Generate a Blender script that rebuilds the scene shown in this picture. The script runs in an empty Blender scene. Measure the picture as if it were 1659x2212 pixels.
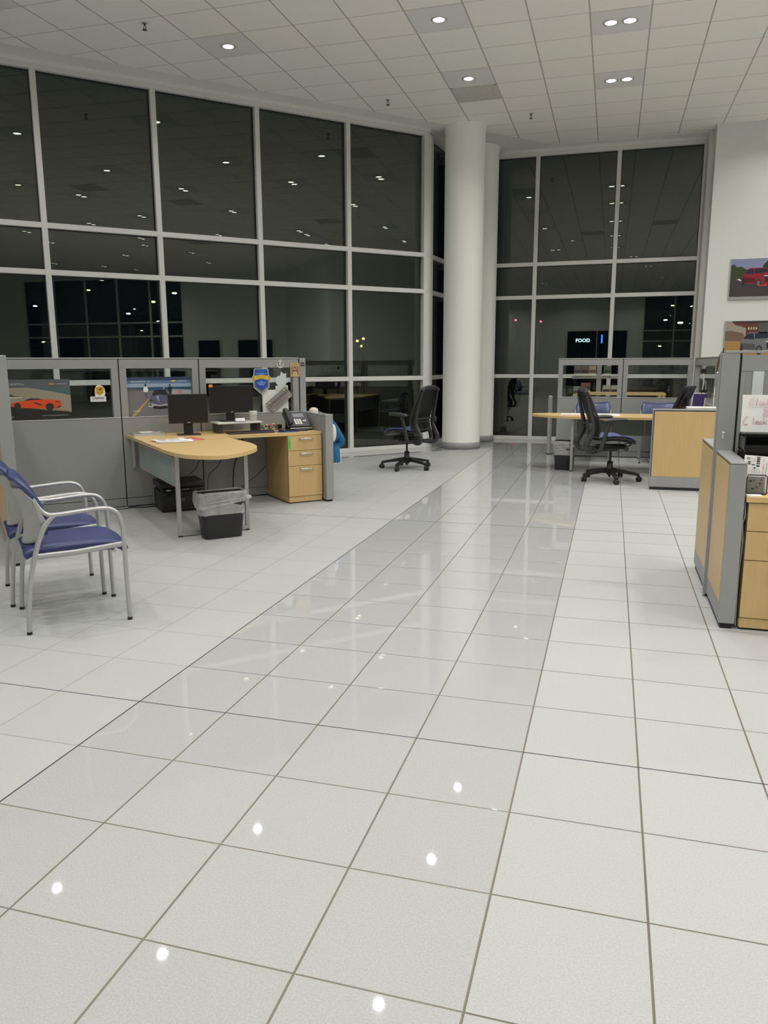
import bpy, bmesh, math, random
from mathutils import Vector, Matrix
random.seed(7)
S = bpy.context.scene
C = S.collection
PI = math.pi

# ------------------------------------------------------------------ camera, world, exposure
cam = bpy.data.cameras.new('camera'); cam_o = bpy.data.objects.new('camera', cam); C.objects.link(cam_o)
S.camera = cam_o
YAW, PITCH, ROLL = -0.28246, 0.18973, -0.00369
cy, sy = math.cos(YAW), math.sin(YAW)
fw0 = Vector((sy, cy, 0)); rt0 = Vector((cy, -sy, 0)); upv = Vector((0, 0, 1))
fwd = fw0 * math.cos(PITCH) - upv * math.sin(PITCH)
up2 = upv * math.cos(PITCH) + fw0 * math.sin(PITCH)
rt2 = rt0 * math.cos(ROLL) + up2 * math.sin(ROLL)
up3 = up2 * math.cos(ROLL) - rt0 * math.sin(ROLL)
mw = Matrix((rt2, up3, -fwd)).transposed().to_4x4()
mw.translation = Vector((1.873, -2.691, 1.418))
cam_o.matrix_world = mw
cam.sensor_fit = 'VERTICAL'; cam.sensor_height = 36.0; cam.lens = 1674.36 / 2212 * 36.0
cam.clip_start = 0.05; cam.clip_end = 400

w = bpy.data.worlds.new('night'); S.world = w; w.use_nodes = True
w.node_tree.nodes['Background'].inputs[0].default_value = (0.0020, 0.0030, 0.0045, 1)
w.node_tree.nodes['Background'].inputs[1].default_value = 1.0
S.view_settings.view_transform = 'Standard'; S.view_settings.look = 'None'
S.view_settings.gamma = 1.0; S.view_settings.use_curve_mapping = False
S.view_settings.exposure = 0.05
LAMP_POWER = 15.4
LAMP_COL = (1.0, 0.99, 0.945)

# ------------------------------------------------------------------ materials
def lin(c):
    return tuple(((v / 255) / 12.92 if v / 255 <= 0.04045 else ((v / 255 + 0.055) / 1.055) ** 2.4) for v in c)
MATS = {}
def nt_new(name):
    m = bpy.data.materials.new(name); m.use_nodes = True
    nt = m.node_tree; b = nt.nodes['Principled BSDF']
    MATS[name] = m
    return m, nt, b
def mat(name, col, rough=0.5, metal=0.0, spec=0.5, noise=0.0, nscale=40.0, bump=0.0, emis=None, estr=0.0, trans=0.0, alpha=1.0, coat=0.0, stretch=None, bscale=None):
    m, nt, b = nt_new(name)
    b.inputs['Base Color'].default_value = (*col, 1); b.inputs['Roughness'].default_value = rough
    b.inputs['Metallic'].default_value = metal; b.inputs['Specular IOR Level'].default_value = spec
    b.inputs['Alpha'].default_value = alpha; b.inputs['Transmission Weight'].default_value = trans
    b.inputs['Coat Weight'].default_value = coat
    if emis: b.inputs['Emission Color'].default_value = (*emis, 1); b.inputs['Emission Strength'].default_value = estr
    if noise > 0 or bump > 0:
        tc = nt.nodes.new('ShaderNodeTexCoord'); mp = nt.nodes.new('ShaderNodeMapping')
        nt.links.new(tc.outputs['Object'], mp.inputs[0])
        if stretch: mp.inputs['Scale'].default_value = stretch
        nz = nt.nodes.new('ShaderNodeTexNoise'); nz.inputs['Scale'].default_value = nscale; nz.inputs['Detail'].default_value = 4
        nt.links.new(mp.outputs[0], nz.inputs[0])
        if noise > 0:
            mx = nt.nodes.new('ShaderNodeMix'); mx.data_type = 'RGBA'
            mx.inputs[6].default_value = (*[c * (1 - noise) for c in col], 1); mx.inputs[7].default_value = (*[min(1, c * (1 + noise)) for c in col], 1)
            nt.links.new(nz.outputs[0], mx.inputs[0]); nt.links.new(mx.outputs[2], b.inputs['Base Color'])
        if bump > 0:
            if bscale:
                nz = nt.nodes.new('ShaderNodeTexNoise'); nz.inputs['Scale'].default_value = bscale; nt.links.new(mp.outputs[0], nz.inputs[0])
            bp = nt.nodes.new('ShaderNodeBump'); bp.inputs['Strength'].default_value = bump; bp.inputs['Distance'].default_value = 0.002
            nt.links.new(nz.outputs[0], bp.inputs['Height']); nt.links.new(bp.outputs[0], b.inputs['Normal'])
    return m
def N(nt, op, a, b=None, clamp=False):
    n = nt.nodes.new('ShaderNodeMath'); n.operation = op; n.use_clamp = clamp
    for i, v in enumerate((a, b)):
        if v is None: continue
        if isinstance(v, (int, float)): n.inputs[i].default_value = v
        else: nt.links.new(v, n.inputs[i])
    return n.outputs[0]
def mixc(nt, fac, a, b):
    n = nt.nodes.new('ShaderNodeMix'); n.data_type = 'RGBA'
    for i, v in ((0, fac), (6, a), (7, b)):
        if isinstance(v, tuple): n.inputs[i].default_value = (*v, 1)
        elif isinstance(v, (int, float)): n.inputs[i].default_value = v
        else: nt.links.new(v, n.inputs[i])
    return n.outputs[2]

TILE = 0.4064
def floor_material():
    m, nt, b = nt_new('porcelain_floor')
    tc = nt.nodes.new('ShaderNodeTexCoord'); sx = nt.nodes.new('ShaderNodeSeparateXYZ'); nt.links.new(tc.outputs['Object'], sx.inputs[0])
    X, Y = sx.outputs[0], sx.outputs[1]
    u = N(nt, 'DIVIDE', X, TILE); v = N(nt, 'DIVIDE', Y, TILE)
    du = N(nt, 'MULTIPLY', N(nt, 'ABSOLUTE', N(nt, 'SUBTRACT', u, N(nt, 'ROUND', u))), TILE)
    dv = N(nt, 'MULTIPLY', N(nt, 'ABSOLUTE', N(nt, 'SUBTRACT', v, N(nt, 'ROUND', v))), TILE)
    def line(d, hw): return N(nt, 'LESS_THAN', d, hw)
    polished = N(nt, 'MULTIPLY', N(nt, 'GREATER_THAN', u, 0.0), N(nt, 'LESS_THAN', u, 4.0))
    rightof = N(nt, 'GREATER_THAN', u, 0.0)
    hw_u = N(nt, 'ADD', 0.0015, N(nt, 'MULTIPLY', rightof, 0.0018))
    lu = N(nt, 'LESS_THAN', du, hw_u); lv = N(nt, 'LESS_THAN', dv, N(nt, 'ADD', 0.0016, N(nt, 'MULTIPLY', rightof, 0.0010)))
    grout = N(nt, 'MAXIMUM', lu, lv)
    # dark movement joints
    ju = N(nt, 'LESS_THAN', N(nt, 'ABSOLUTE', X), 0.0030)
    j0 = N(nt, 'LESS_THAN', N(nt, 'ABSOLUTE', Y), 0.0028)
    j1 = N(nt, 'LESS_THAN', N(nt, 'ABSOLUTE', N(nt, 'SUBTRACT', Y, TILE * 10)), 0.0045)
    joint = N(nt, 'MAXIMUM', ju, N(nt, 'MAXIMUM', j0, j1))
    nz = nt.nodes.new('ShaderNodeTexNoise'); nz.inputs['Scale'].default_value = 190; nz.inputs['Detail'].default_value = 3; nt.links.new(tc.outputs['Object'], nz.inputs[0])
    n2 = nt.nodes.new('ShaderNodeTexNoise'); n2.inputs['Scale'].default_value = 1.7; n2.inputs['Detail'].default_value = 3; nt.links.new(tc.outputs['Object'], n2.inputs[0])
    # one faint tone per tile
    cb = nt.nodes.new('ShaderNodeCombineXYZ'); nt.links.new(N(nt, 'FLOOR', u), cb.inputs[0]); nt.links.new(N(nt, 'FLOOR', v), cb.inputs[1])
    wn = nt.nodes.new('ShaderNodeTexWhiteNoise'); nt.links.new(cb.outputs[0], wn.inputs[0])
    sp = N(nt, 'MULTIPLY', N(nt, 'SUBTRACT', nz.outputs[0], 0.5), 1.6)
    fac = N(nt, 'ADD', 0.5, N(nt, 'ADD', sp, N(nt, 'MULTIPLY', N(nt, 'SUBTRACT', wn.outputs[0], 0.5), 0.12)), True)
    tile = mixc(nt, fac, (0.335, 0.340, 0.337), (0.445, 0.448, 0.443))
    gcol = mixc(nt, rightof, (0.24, 0.235, 0.22), (0.115, 0.105, 0.075))
    gl = mixc(nt, n2.outputs[0], gcol, (0.17, 0.16, 0.13))
    c1 = mixc(nt, grout, tile, gl)
    c2 = mixc(nt, joint, c1, (0.022, 0.020, 0.025))
    nt.links.new(c2, b.inputs['Base Color'])
    # polished strip beside the slanted glazing
    near = N(nt, 'GREATER_THAN', N(nt, 'SUBTRACT', Y, N(nt, 'MULTIPLY', X, 1.07)), 10.55)
    pol = N(nt, 'MAXIMUM', polished, near)
    semi = 0.0
    rough = N(nt, 'SUBTRACT', N(nt, 'SUBTRACT', 0.45, semi), N(nt, 'MULTIPLY', pol, 0.435))
    rough = N(nt, 'ADD', rough, N(nt, 'MULTIPLY', grout, 0.4), True)
    rough = N(nt, 'ADD', rough, N(nt, 'MULTIPLY', n2.outputs[0], 0.012), True)
    nt.links.new(rough, b.inputs['Roughness'])
    nt.links.new(N(nt, 'ADD', 0.22, N(nt, 'MULTIPLY', pol, 0.30)), b.inputs['Specular IOR Level'])
    bp = nt.nodes.new('ShaderNodeBump'); bp.inputs['Distance'].default_value = 0.001; bp.inputs['Strength'].default_value = 0.15; bp.invert = True
    nt.links.new(N(nt, 'MAXIMUM', grout, joint), bp.inputs['Height']); nt.links.new(bp.outputs[0], b.inputs['Normal'])
    return m
GX, GY, GX0, GY0 = 0.63, 0.617, -0.43, 6.67
def ceiling_material():
    m, nt, b = nt_new('ceiling_tile')
    tc = nt.nodes.new('ShaderNodeTexCoord'); sx = nt.nodes.new('ShaderNodeSeparateXYZ'); nt.links.new(tc.outputs['Object'], sx.inputs[0])
    u = N(nt, 'DIVIDE', N(nt, 'SUBTRACT', sx.outputs[0], GX0), GX); v = N(nt, 'DIVIDE', N(nt, 'SUBTRACT', sx.outputs[1], GY0), GY)
    du = N(nt, 'MULTIPLY', N(nt, 'ABSOLUTE', N(nt, 'SUBTRACT', u, N(nt, 'ROUND', u))), GX)
    dv = N(nt, 'MULTIPLY', N(nt, 'ABSOLUTE', N(nt, 'SUBTRACT', v, N(nt, 'ROUND', v))), GY)
    g1 = N(nt, 'LESS_THAN', du, 0.0085); g2 = N(nt, 'LESS_THAN', dv, 0.0075)
    cb = nt.nodes.new('ShaderNodeCombineXYZ'); nt.links.new(N(nt, 'FLOOR', u), cb.inputs[0]); nt.links.new(N(nt, 'FLOOR', v), cb.inputs[1])
    wn = nt.nodes.new('ShaderNodeTexWhiteNoise'); nt.links.new(cb.outputs[0], wn.inputs[0])
    nz = nt.nodes.new('ShaderNodeTexNoise'); nz.inputs['Scale'].default_value = 0.9; nz.inputs['Detail'].default_value = 1; nt.links.new(tc.outputs['Object'], nz.inputs[0])
    f = N(nt, 'MULTIPLY', N(nt, 'ADD', wn.outputs[0], nz.outputs[0]), 0.5)
    tile = mixc(nt, f, (0.95, 0.91, 0.86), (0.945, 0.945, 0.87))
    c = mixc(nt, g2, tile, (0.66, 0.64, 0.60)); c = mixc(nt, g1, c, (0.50, 0.48, 0.45))
    # plain drywall border along the slanted glazing and the far glazing
    s1 = N(nt, 'GREATER_THAN', N(nt, 'SUBTRACT', sx.outputs[1], N(nt, 'MULTIPLY', sx.outputs[0], 1.0665)), 10.97)
    s2 = N(nt, 'GREATER_THAN', sx.outputs[1], 11.72)
    c = mixc(nt, N(nt, 'MAXIMUM', s1, s2), c, (0.82, 0.82, 0.78))
    nt.links.new(c, b.inputs['Base Color']); b.inputs['Roughness'].default_value = 0.95; b.inputs['Specular IOR Level'].default_value = 0.1
    return m
def glass_material(name, tint=(0.84, 0.88, 0.86), f0=0.04, gcol=(0.80, 0.86, 0.74)):
    m = bpy.data.materials.new(name); m.use_nodes = True; MATS[name] = m
    nt = m.node_tree; nt.nodes.clear()
    out = nt.nodes.new('ShaderNodeOutputMaterial'); tr = nt.nodes.new('ShaderNodeBsdfTransparent'); gl = nt.nodes.new('ShaderNodeBsdfGlossy')
    tr.inputs[0].default_value = (*tint, 1); gl.inputs['Color'].default_value = (*gcol, 1); gl.inputs['Roughness'].default_value = 0.0
    ge = nt.nodes.new('ShaderNodeNewGeometry'); dp = nt.nodes.new('ShaderNodeVectorMath'); dp.operation = 'DOT_PRODUCT'
    nt.links.new(ge.outputs['Normal'], dp.inputs[0]); nt.links.new(ge.outputs['Incoming'], dp.inputs[1])
    c = N(nt, 'ABSOLUTE', dp.outputs['Value']); p = N(nt, 'POWER', N(nt, 'SUBTRACT', 1.0, c), 5.0)
    fac = N(nt, 'ADD', f0, N(nt, 'MULTIPLY', p, 1 - f0), True)
    mx = nt.nodes.new('ShaderNodeMixShader'); nt.links.new(fac, mx.inputs[0]); nt.links.new(tr.outputs[0], mx.inputs[1]); nt.links.new(gl.outputs[0], mx.inputs[2])
    nt.links.new(mx.outputs[0], out.inputs[0])
    return m
def film_material(name, col, opac):
    m = bpy.data.materials.new(name); m.use_nodes = True; MATS[name] = m
    nt = m.node_tree; b = nt.nodes['Principled BSDF']; out = nt.nodes['Material Output']
    b.inputs['Base Color'].default_value = (*col, 1); b.inputs['Roughness'].default_value = 0.22
    tr = nt.nodes.new('ShaderNodeBsdfTransparent'); mx = nt.nodes.new('ShaderNodeMixShader')
    tc = nt.nodes.new('ShaderNodeTexCoord'); nz = nt.nodes.new('ShaderNodeTexNoise'); nz.inputs['Scale'].default_value = 16; nz.inputs['Detail'].default_value = 5
    nt.links.new(tc.outputs['Object'], nz.inputs[0])
    fac = N(nt, 'ADD', opac - 0.25, N(nt, 'MULTIPLY', nz.outputs[0], 0.5), True)
    nt.links.new(fac, mx.inputs[0]); nt.links.new(tr.outputs[0], mx.inputs[1]); nt.links.new(b.outputs[0], mx.inputs[2]); nt.links.new(mx.outputs[0], out.inputs[0])
    return m
def mesh_fabric(name):
    m = bpy.data.materials.new(name); m.use_nodes = True; MATS[name] = m
    nt = m.node_tree; b = nt.nodes['Principled BSDF']; out = nt.nodes['Material Output']
    b.inputs['Base Color'].default_value = (0.012, 0.012, 0.012, 1); b.inputs['Roughness'].default_value = 0.55
    tr = nt.nodes.new('ShaderNodeBsdfTransparent'); mx = nt.nodes.new('ShaderNodeMixShader')
    tc = nt.nodes.new('ShaderNodeTexCoord'); sx = nt.nodes.new('ShaderNodeSeparateXYZ'); nt.links.new(tc.outputs['Object'], sx.inputs[0])
    a = N(nt, 'SINE', N(nt, 'MULTIPLY', sx.outputs[1], 520.0)); c = N(nt, 'SINE', N(nt, 'MULTIPLY', sx.outputs[2], 520.0))
    hole = N(nt, 'GREATER_THAN', N(nt, 'MULTIPLY', a, c), 0.62)
    nt.links.new(hole, mx.inputs[0]); nt.links.new(b.outputs[0], mx.inputs[1]); nt.links.new(tr.outputs[0], mx.inputs[2]); nt.links.new(mx.outputs[0], out.inputs[0])
    return m
M_FLOOR = floor_material(); M_CEIL = ceiling_material()
M_GLASS = glass_material('window_glass', (0.78, 0.82, 0.78), 0.068, (0.97, 1.0, 0.86)); M_PGLASS = glass_material('partition_glass', (0.93, 0.95, 0.94), 0.035, (0.9, 0.9, 0.9))
M_ACRYL = glass_material('clear_acrylic', (0.93, 0.94, 0.94), 0.08, (1, 1, 1))
M_WALL = mat('white_drywall', (0.76, 0.765, 0.725), 0.75, noise=0.02, nscale=3, bump=0.15, bscale=160)
M_WHT = mat('bright_white_wall', (0.86, 0.87, 0.83), 0.8)
M_COL = mat('column_plaster', (0.93, 0.93, 0.865), 0.7, bump=0.15, bscale=120)
M_ALU = mat('painted_aluminium', (0.70, 0.70, 0.675), 0.42, metal=0.0, noise=0.03, nscale=8)
M_BASE = mat('grey_vinyl_base', (0.30, 0.30, 0.305), 0.5, noise=0.05, nscale=20)
M_SEALGAP = mat('black_seal_gap', (0.012, 0.012, 0.013), 0.6)  # gaskets and feet, also black strips standing in for shaded gaps
M_PANEL = mat('partition_grey', (0.285, 0.29, 0.28), 0.55, noise=0.05, nscale=60, bump=0.2, bscale=500)
M_PFRAME = mat('partition_frame_grey', (0.32, 0.325, 0.32), 0.42, metal=0.2, noise=0.03, nscale=30)
M_CAP = mat('partition_cap_silver', (0.47, 0.47, 0.47), 0.3, metal=0.55)
M_WOOD = mat('maple_laminate', (0.56, 0.385, 0.17), 0.42, noise=0.11, nscale=5, stretch=(9, 9, 0.8))
M_WOODT = mat('maple_worktop', (0.62, 0.43, 0.19), 0.38, noise=0.07, nscale=6, stretch=(1.2, 9, 9))
M_WOODS = mat('maple_body', (0.56, 0.385, 0.17), 0.5, noise=0.1, nscale=5, stretch=(9, 9, 0.8))  # same maple colour as the fronts, slightly rougher
M_BLK = mat('black_plastic', (0.014, 0.014, 0.015), 0.45, noise=0.1, nscale=100)
M_GBLK = mat('gloss_black', (0.006, 0.006, 0.007), 0.18)
M_SCREEN = mat('screen_black', (0.008, 0.008, 0.008), 0.32)
M_DGREY = mat('charcoal_plastic', (0.035, 0.035, 0.037), 0.42, noise=0.08, nscale=80)
M_SILV = mat('silver_paint', (0.50, 0.50, 0.50), 0.32, metal=0.6)
M_STEEL = mat('leg_steel', (0.42, 0.42, 0.42), 0.35, metal=0.5)
M_CHROME = mat('satin_nickel', (0.62, 0.60, 0.55), 0.22, metal=1.0)
M_VINYL = mat('blue_vinyl', (0.040, 0.052, 0.150), 0.33, noise=0.06, nscale=60, bump=0.1, bscale=400)
M_BFAB = mat('blue_seat_fabric', (0.085, 0.11, 0.26), 0.6, noise=0.1, nscale=200, bump=0.3, bscale=700)
M_SHELL = mat('grey_shell_plastic', (0.36, 0.365, 0.345), 0.38, noise=0.02, nscale=30)
M_CHSIL = mat('chair_silver', (0.44, 0.44, 0.435), 0.3, metal=0.45)
M_RUB = mat('black_rubber', (0.01, 0.01, 0.01), 0.7)
M_MESH = mesh_fabric('black_mesh')
M_FROST = mat('frosted_glass', (0.30, 0.36, 0.345), 0.5, noise=0.03, nscale=10, alpha=0.88)
M_FILM = film_material('liner_film', (0.66, 0.66, 0.66), 0.50)
M_WHITE = mat('white_paper', (0.80, 0.80, 0.78), 0.6, noise=0.01, nscale=10)
M_CREAM = mat('cream_paper', (0.66, 0.64, 0.60), 0.6)
M_WPLAS = mat('white_plastic', (0.62, 0.62, 0.58), 0.4)
M_PALEG = mat('pale_back_paper', (0.60, 0.64, 0.62), 0.5)
M_LENS = mat('lamp_lens', (1, 1, 1), 0.4, emis=(1, 0.98, 0.94), estr=10.0)
M_TRIM = mat('lamp_trim', (0.65, 0.65, 0.63), 0.25, metal=0.4)
M_LPAN = mat('lamp_tile', (0.80, 0.80, 0.78), 0.8)
M_VENT = mat('vent_grey', (0.62, 0.60, 0.55), 0.7, noise=0.1, nscale=12)
M_RED = mat('red_ink', (0.62, 0.03, 0.05), 0.5); M_PINK = mat('red_marker', (0.55, 0.12, 0.16), 0.6)
M_INK = mat('black_ink', (0.02, 0.02, 0.022), 0.5); M_GINK = mat('grey_ink', (0.30, 0.30, 0.31), 0.5)
M_BINK = mat('blue_ink', (0.03, 0.03, 0.22), 0.5)
M_JBLUE = mat('jacket_blue', (0.010, 0.125, 0.27), 0.7, noise=0.2, nscale=25, bump=0.6, bscale=30)
M_JWHT = mat('jacket_white', (0.72, 0.72, 0.70), 0.7)
M_CAPF = mat('cream_cloth', (0.60, 0.54, 0.45), 0.8, noise=0.15, nscale=30)
M_GREEN = mat('green_tape', (0.06, 0.62, 0.08), 0.5)
M_ORG = mat('orange_sticker', (0.85, 0.25, 0.03), 0.5)
M_ASPH = mat('night_asphalt', (0.02, 0.02, 0.02), 0.9, noise=0.2, nscale=5)
def flat(name, rgb, rough=0.45): 
    return MATS.get(name) or mat(name, lin(rgb), rough)

# ------------------------------------------------------------------ mesh builder
def crom(pts, k=6):
    P = [Vector(p) for p in pts]; out = []
    for i in range(len(P) - 1):
        p0 = P[max(i - 1, 0)]; p1 = P[i]; p2 = P[i + 1]; p3 = P[min(i + 2, len(P) - 1)]
        for j in range(k):
            t = j / k
            out.append(0.5 * ((2 * p1) + (p2 - p0) * t + (2 * p0 - 5 * p1 + 4 * p2 - p3) * t * t + (3 * p1 - p0 - 3 * p2 + p3) * t ** 3))
    out.append(P[-1]); return out
class MB:
    def __init__(s): s.v = []; s.f = []; s.m = []; s.sm = []; s.mats = []
    def mi(s, m):
        if m not in s.mats: s.mats.append(m)
        return s.mats.index(m)
    def add(s, vs, fs, m, smooth=False, M=None):
        o = len(s.v); k = s.mi(m)
        s.v += [tuple(M @ Vector(v)) if M else tuple(v) for v in vs]
        for f in fs: s.f.append([i + o for i in f]); s.m.append(k); s.sm.append(smooth)
        return s
    def box(s, x0, x1, y0, y1, z0, z1, m, bev=0.0, M=None, seg=2):
        if bev <= 0:
            vs = [(x, y, z) for x in (x0, x1) for y in (y0, y1) for z in (z0, z1)]
            fs = [(0, 1, 3, 2), (4, 6, 7, 5), (0, 4, 5, 1), (2, 3, 7, 6), (0, 2, 6, 4), (1, 5, 7, 3)]
            return s.add(vs, fs, m, False, M)
        bm = bmesh.new(); bmesh.ops.create_cube(bm, size=1)
        for v in bm.verts: v.co = Vector(((x0 + x1) / 2 + v.co.x * (x1 - x0), (y0 + y1) / 2 + v.co.y * (y1 - y0), (z0 + z1) / 2 + v.co.z * (z1 - z0)))
        bmesh.ops.bevel(bm, geom=bm.edges[:], offset=bev, segments=seg, profile=0.5, affect='EDGES')
        bm.verts.index_update()
        s.add([v.co.copy() for v in bm.verts], [[v.index for v in f.verts] for f in bm.faces], m, seg > 2, M); bm.free(); return s
    def prism(s, poly, a0, a1, m, axis='z', M=None, smooth=False):
        n = len(poly)
        def P(p, a):
            if axis == 'z': return (p[0], p[1], a)
            if axis == 'y': return (p[0], a, p[1])
            return (a, p[0], p[1])
        vs = [P(p, a0) for p in poly] + [P(p, a1) for p in poly]
        k = s.mi(m); 
        s.add(vs, [list(range(n))[::-1], list(range(n, 2 * n))], m, False, M)
        s.add(vs, [(i, (i + 1) % n, n + (i + 1) % n, n + i) for i in range(n)], m, smooth, M)
        return s
    def tube(s, pts, r, m, n=10, M=None, closed=False, smooth_k=0, caps=True, flat=None):
        P = crom(pts, smooth_k) if smooth_k else [Vector(p) for p in pts]
        L = len(P); R = r if isinstance(r, (list, tuple)) else None
        def rad(i):
            if R is None: return r
            t = i / (L - 1) * (len(R) - 1); a = int(min(t, len(R) - 2)); return R[a] + (R[a + 1] - R[a]) * (t - a)
        T = []
        for i in range(L):
            a = P[(i - 1) % L] if (closed or i > 0) else P[i]; b = P[(i + 1) % L] if (closed or i < L - 1) else P[i]
            d = b - a; T.append(d.normalized() if d.length > 1e-9 else Vector((0, 0, 1)))
        ref = Vector((0, 0, 1)) if abs(T[0].z) < 0.9 else Vector((0, 1, 0))
        if flat: ref = Vector(flat[2])
        nrm = (ref - T[0] * ref.dot(T[0])).normalized(); vs = []
        for i in range(L):
            if i: nrm = (nrm - T[i] * nrm.dot(T[i])).normalized()
            bi = T[i].cross(nrm); q = rad(i)
            fa, fb = (flat[0], flat[1]) if flat else (1, 1)
            for k in range(n):
                t = 2 * PI * k / n; vs.append(P[i] + nrm * (math.cos(t) * q * fa) + bi * (math.sin(t) * q * fb))
        fs = []
        for i in range(L if closed else L - 1):
            for k in range(n):
                a = i * n + k; b = i * n + (k + 1) % n; c = ((i + 1) % L) * n + (k + 1) % n; d = ((i + 1) % L) * n + k
                fs.append((a, b, c, d))
        s.add(vs, fs, m, True, M)
        if caps and not closed: s.add(vs, [list(range(n))[::-1], list(range((L - 1) * n, L * n))], m, False, M)
        return s
    def cyl(s, p0, p1, r, m, n=20, M=None, r1=None):
        return s.tube([p0, p1], [r, r if r1 is None else r1], m, n, M)
    def lathe(s, prof, m, n=32, M=None, c=(0, 0, 0), smooth=True):
        vs = []; L = len(prof)
        for (r, z) in prof:
            for k in range(n):
                t = 2 * PI * k / n; vs.append((c[0] + r * math.cos(t), c[1] + r * math.sin(t), c[2] + z))
        fs = [(i * n + k, i * n + (k + 1) % n, (i + 1) * n + (k + 1) % n, (i + 1) * n + k) for i in range(L - 1) for k in range(n)]
        return s.add(vs, fs, m, smooth, M)
    def ball(s, c, r, m, M=None, sc=(1, 1, 1), n=16):
        prof = []
        vs = []; k2 = n // 2
        for i in range(k2 + 1):
            a = PI * i / k2 - PI / 2
            for k in range(n):
                t = 2 * PI * k / n
                vs.append((c[0] + r * sc[0] * math.cos(a) * math.cos(t), c[1] + r * sc[1] * math.cos(a) * math.sin(t), c[2] + r * sc[2] * math.sin(a)))
        fs = [(i * n + k, i * n + (k + 1) % n, (i + 1) * n + (k + 1) % n, (i + 1) * n + k) for i in range(k2) for k in range(n)]
        return s.add(vs, fs, m, True, M)
    def sheet(s, fn, nu, nv, th, m, M=None, mask=None):
        # closed slab: fn(u,v) gives a point, th its thickness along the local normal
        g = [[Vector(fn(i / nu, j / nv)) for j in range(nv + 1)] for i in range(nu + 1)]
        nn = [[None] * (nv + 1) for _ in range(nu + 1)]
        for i in range(nu + 1):
            for j in range(nv + 1):
                a = g[min(i + 1, nu)][j] - g[max(i - 1, 0)][j]; b = g[i][min(j + 1, nv)] - g[i][max(j - 1, 0)]
                c = a.cross(b); nn[i][j] = c.normalized() if c.length > 1e-12 else Vector((0, 0, 1))
        T = th if callable(th) else (lambda u, v: th)
        top = [g[i][j] for i in range(nu + 1) for j in range(nv + 1)]
        bot = [g[i][j] + nn[i][j] * T(i / nu, j / nv) for i in range(nu + 1) for j in range(nv + 1)]
        W = nv + 1; o = len(top); fs = []
        for i in range(nu):
            for j in range(nv):
                a, b, c, d = i * W + j, (i + 1) * W + j, (i + 1) * W + j + 1, i * W + j + 1
                fs.append((a, d, c, b)); fs.append((o + a, o + b, o + c, o + d))
        per = [(i, 0) for i in range(nu)] + [(nu, j) for j in range(nv)] + [(i, nv) for i in range(nu, 0, -1)] + [(0, j) for j in range(nv, 0, -1)]
        L = len(per)
        for k in range(L):
            a = per[k][0] * W + per[k][1]; b = per[(k + 1) % L][0] * W + per[(k + 1) % L][1]
            fs.append((a, b, o + b, o + a))
        return s.add(top + bot, fs, m, True, M)
    # flat artwork in the local XZ plane, viewed from -Y; layer k lies k*0.25 mm in front
    def art(s, poly, m, k=1, y=0.0):
        return s.add([(p[0], y - 0.00025 * k, p[1]) for p in poly], [list(range(len(poly)))], m)
    def arect(s, x0, x1, z0, z1, m, k=1, y=0.0): return s.art([(x0, z0), (x1, z0), (x1, z1), (x0, z1)], m, k, y)
    def aoval(s, cx, cz, rx, rz, m, k=1, n=24, y=0.0, a0=0, a1=360):
        return s.art([(cx + rx * math.cos(math.radians(a0 + (a1 - a0) * i / n)), cz + rz * math.sin(math.radians(a0 + (a1 - a0) * i / n))) for i in range(n + (0 if a1 - a0 == 360 else 1))], m, k, y)
    def text(s, body, x, z, size, m, k=2, rot=0.0, align='LEFT', y=0.0, shear=0.0, sx=1.0, bold=0.0, depth=0.0, M=None):
        cu = bpy.data.curves.new('lettering', 'FONT'); cu.body = body; cu.size = size; cu.align_x = align; cu.shear = shear; cu.offset = bold
        cu.extrude = depth; cu.resolution_u = 3
        ob = bpy.data.objects.new('lettering', cu); C.objects.link(ob)
        dg = bpy.context.evaluated_depsgraph_get(); me = bpy.data.meshes.new_from_object(ob.evaluated_get(dg))
        cr, sr = math.cos(rot), math.sin(rot)
        vs = []
        for v in me.vertices:
            a, b = v.co.x * sx, v.co.y
            vs.append((x + a * cr - b * sr, y - 0.00025 * k - v.co.z, z + a * sr + b * cr))
        s.add(vs, [list(p.vertices) for p in me.polygons], m, False, M)
        bpy.data.objects.remove(ob); bpy.data.curves.remove(cu); bpy.data.meshes.remove(me)
        return s
    def build(s, name, parent=None, label=None, loc=None, rz=None, subsurf=0, wn=False):
        me = bpy.data.meshes.new(name); me.from_pydata(s.v, [], s.f); me.update()
        for m in s.mats: me.materials.append(m)
        for i, p in enumerate(me.polygons): p.material_index = s.m[i]; p.use_smooth = s.sm[i]
        bm = bmesh.new(); bm.from_mesh(me)
        if not getattr(s, 'isart', False): bmesh.ops.recalc_face_normals(bm, faces=bm.faces)
        bm.to_mesh(me); bm.free()
        o = bpy.data.objects.new(name, me); C.objects.link(o)
        if parent: o.parent = parent
        if loc: o.location = loc
        if rz is not None: o.rotation_euler = (0, 0, rz)
        if label: o['label'] = label
        if subsurf:
            md = o.modifiers.new('s', 'SUBSURF'); md.levels = subsurf; md.render_levels = subsurf
        return o
def Art(): a = MB(); a.isart = True; return a
def tag(o, label, cat, group=None, kind=None):
    o['label'] = label; o['category'] = cat
    if group: o['group'] = group
    if kind: o['kind'] = kind
    return o
def thing(name, label, cat, loc=(0, 0, 0), rz=0.0, group=None):
    o = bpy.data.objects.new(name, None); C.objects.link(o); o.location = loc; o.rotation_euler = (0, 0, rz); o.empty_display_size = 0.1
    return tag(o, label, cat, group)
def struct(mb, name, parent=None, **k):
    o = mb.build(name, parent, **k)
    if not parent: o['kind'] = 'structure'
    return o
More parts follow.
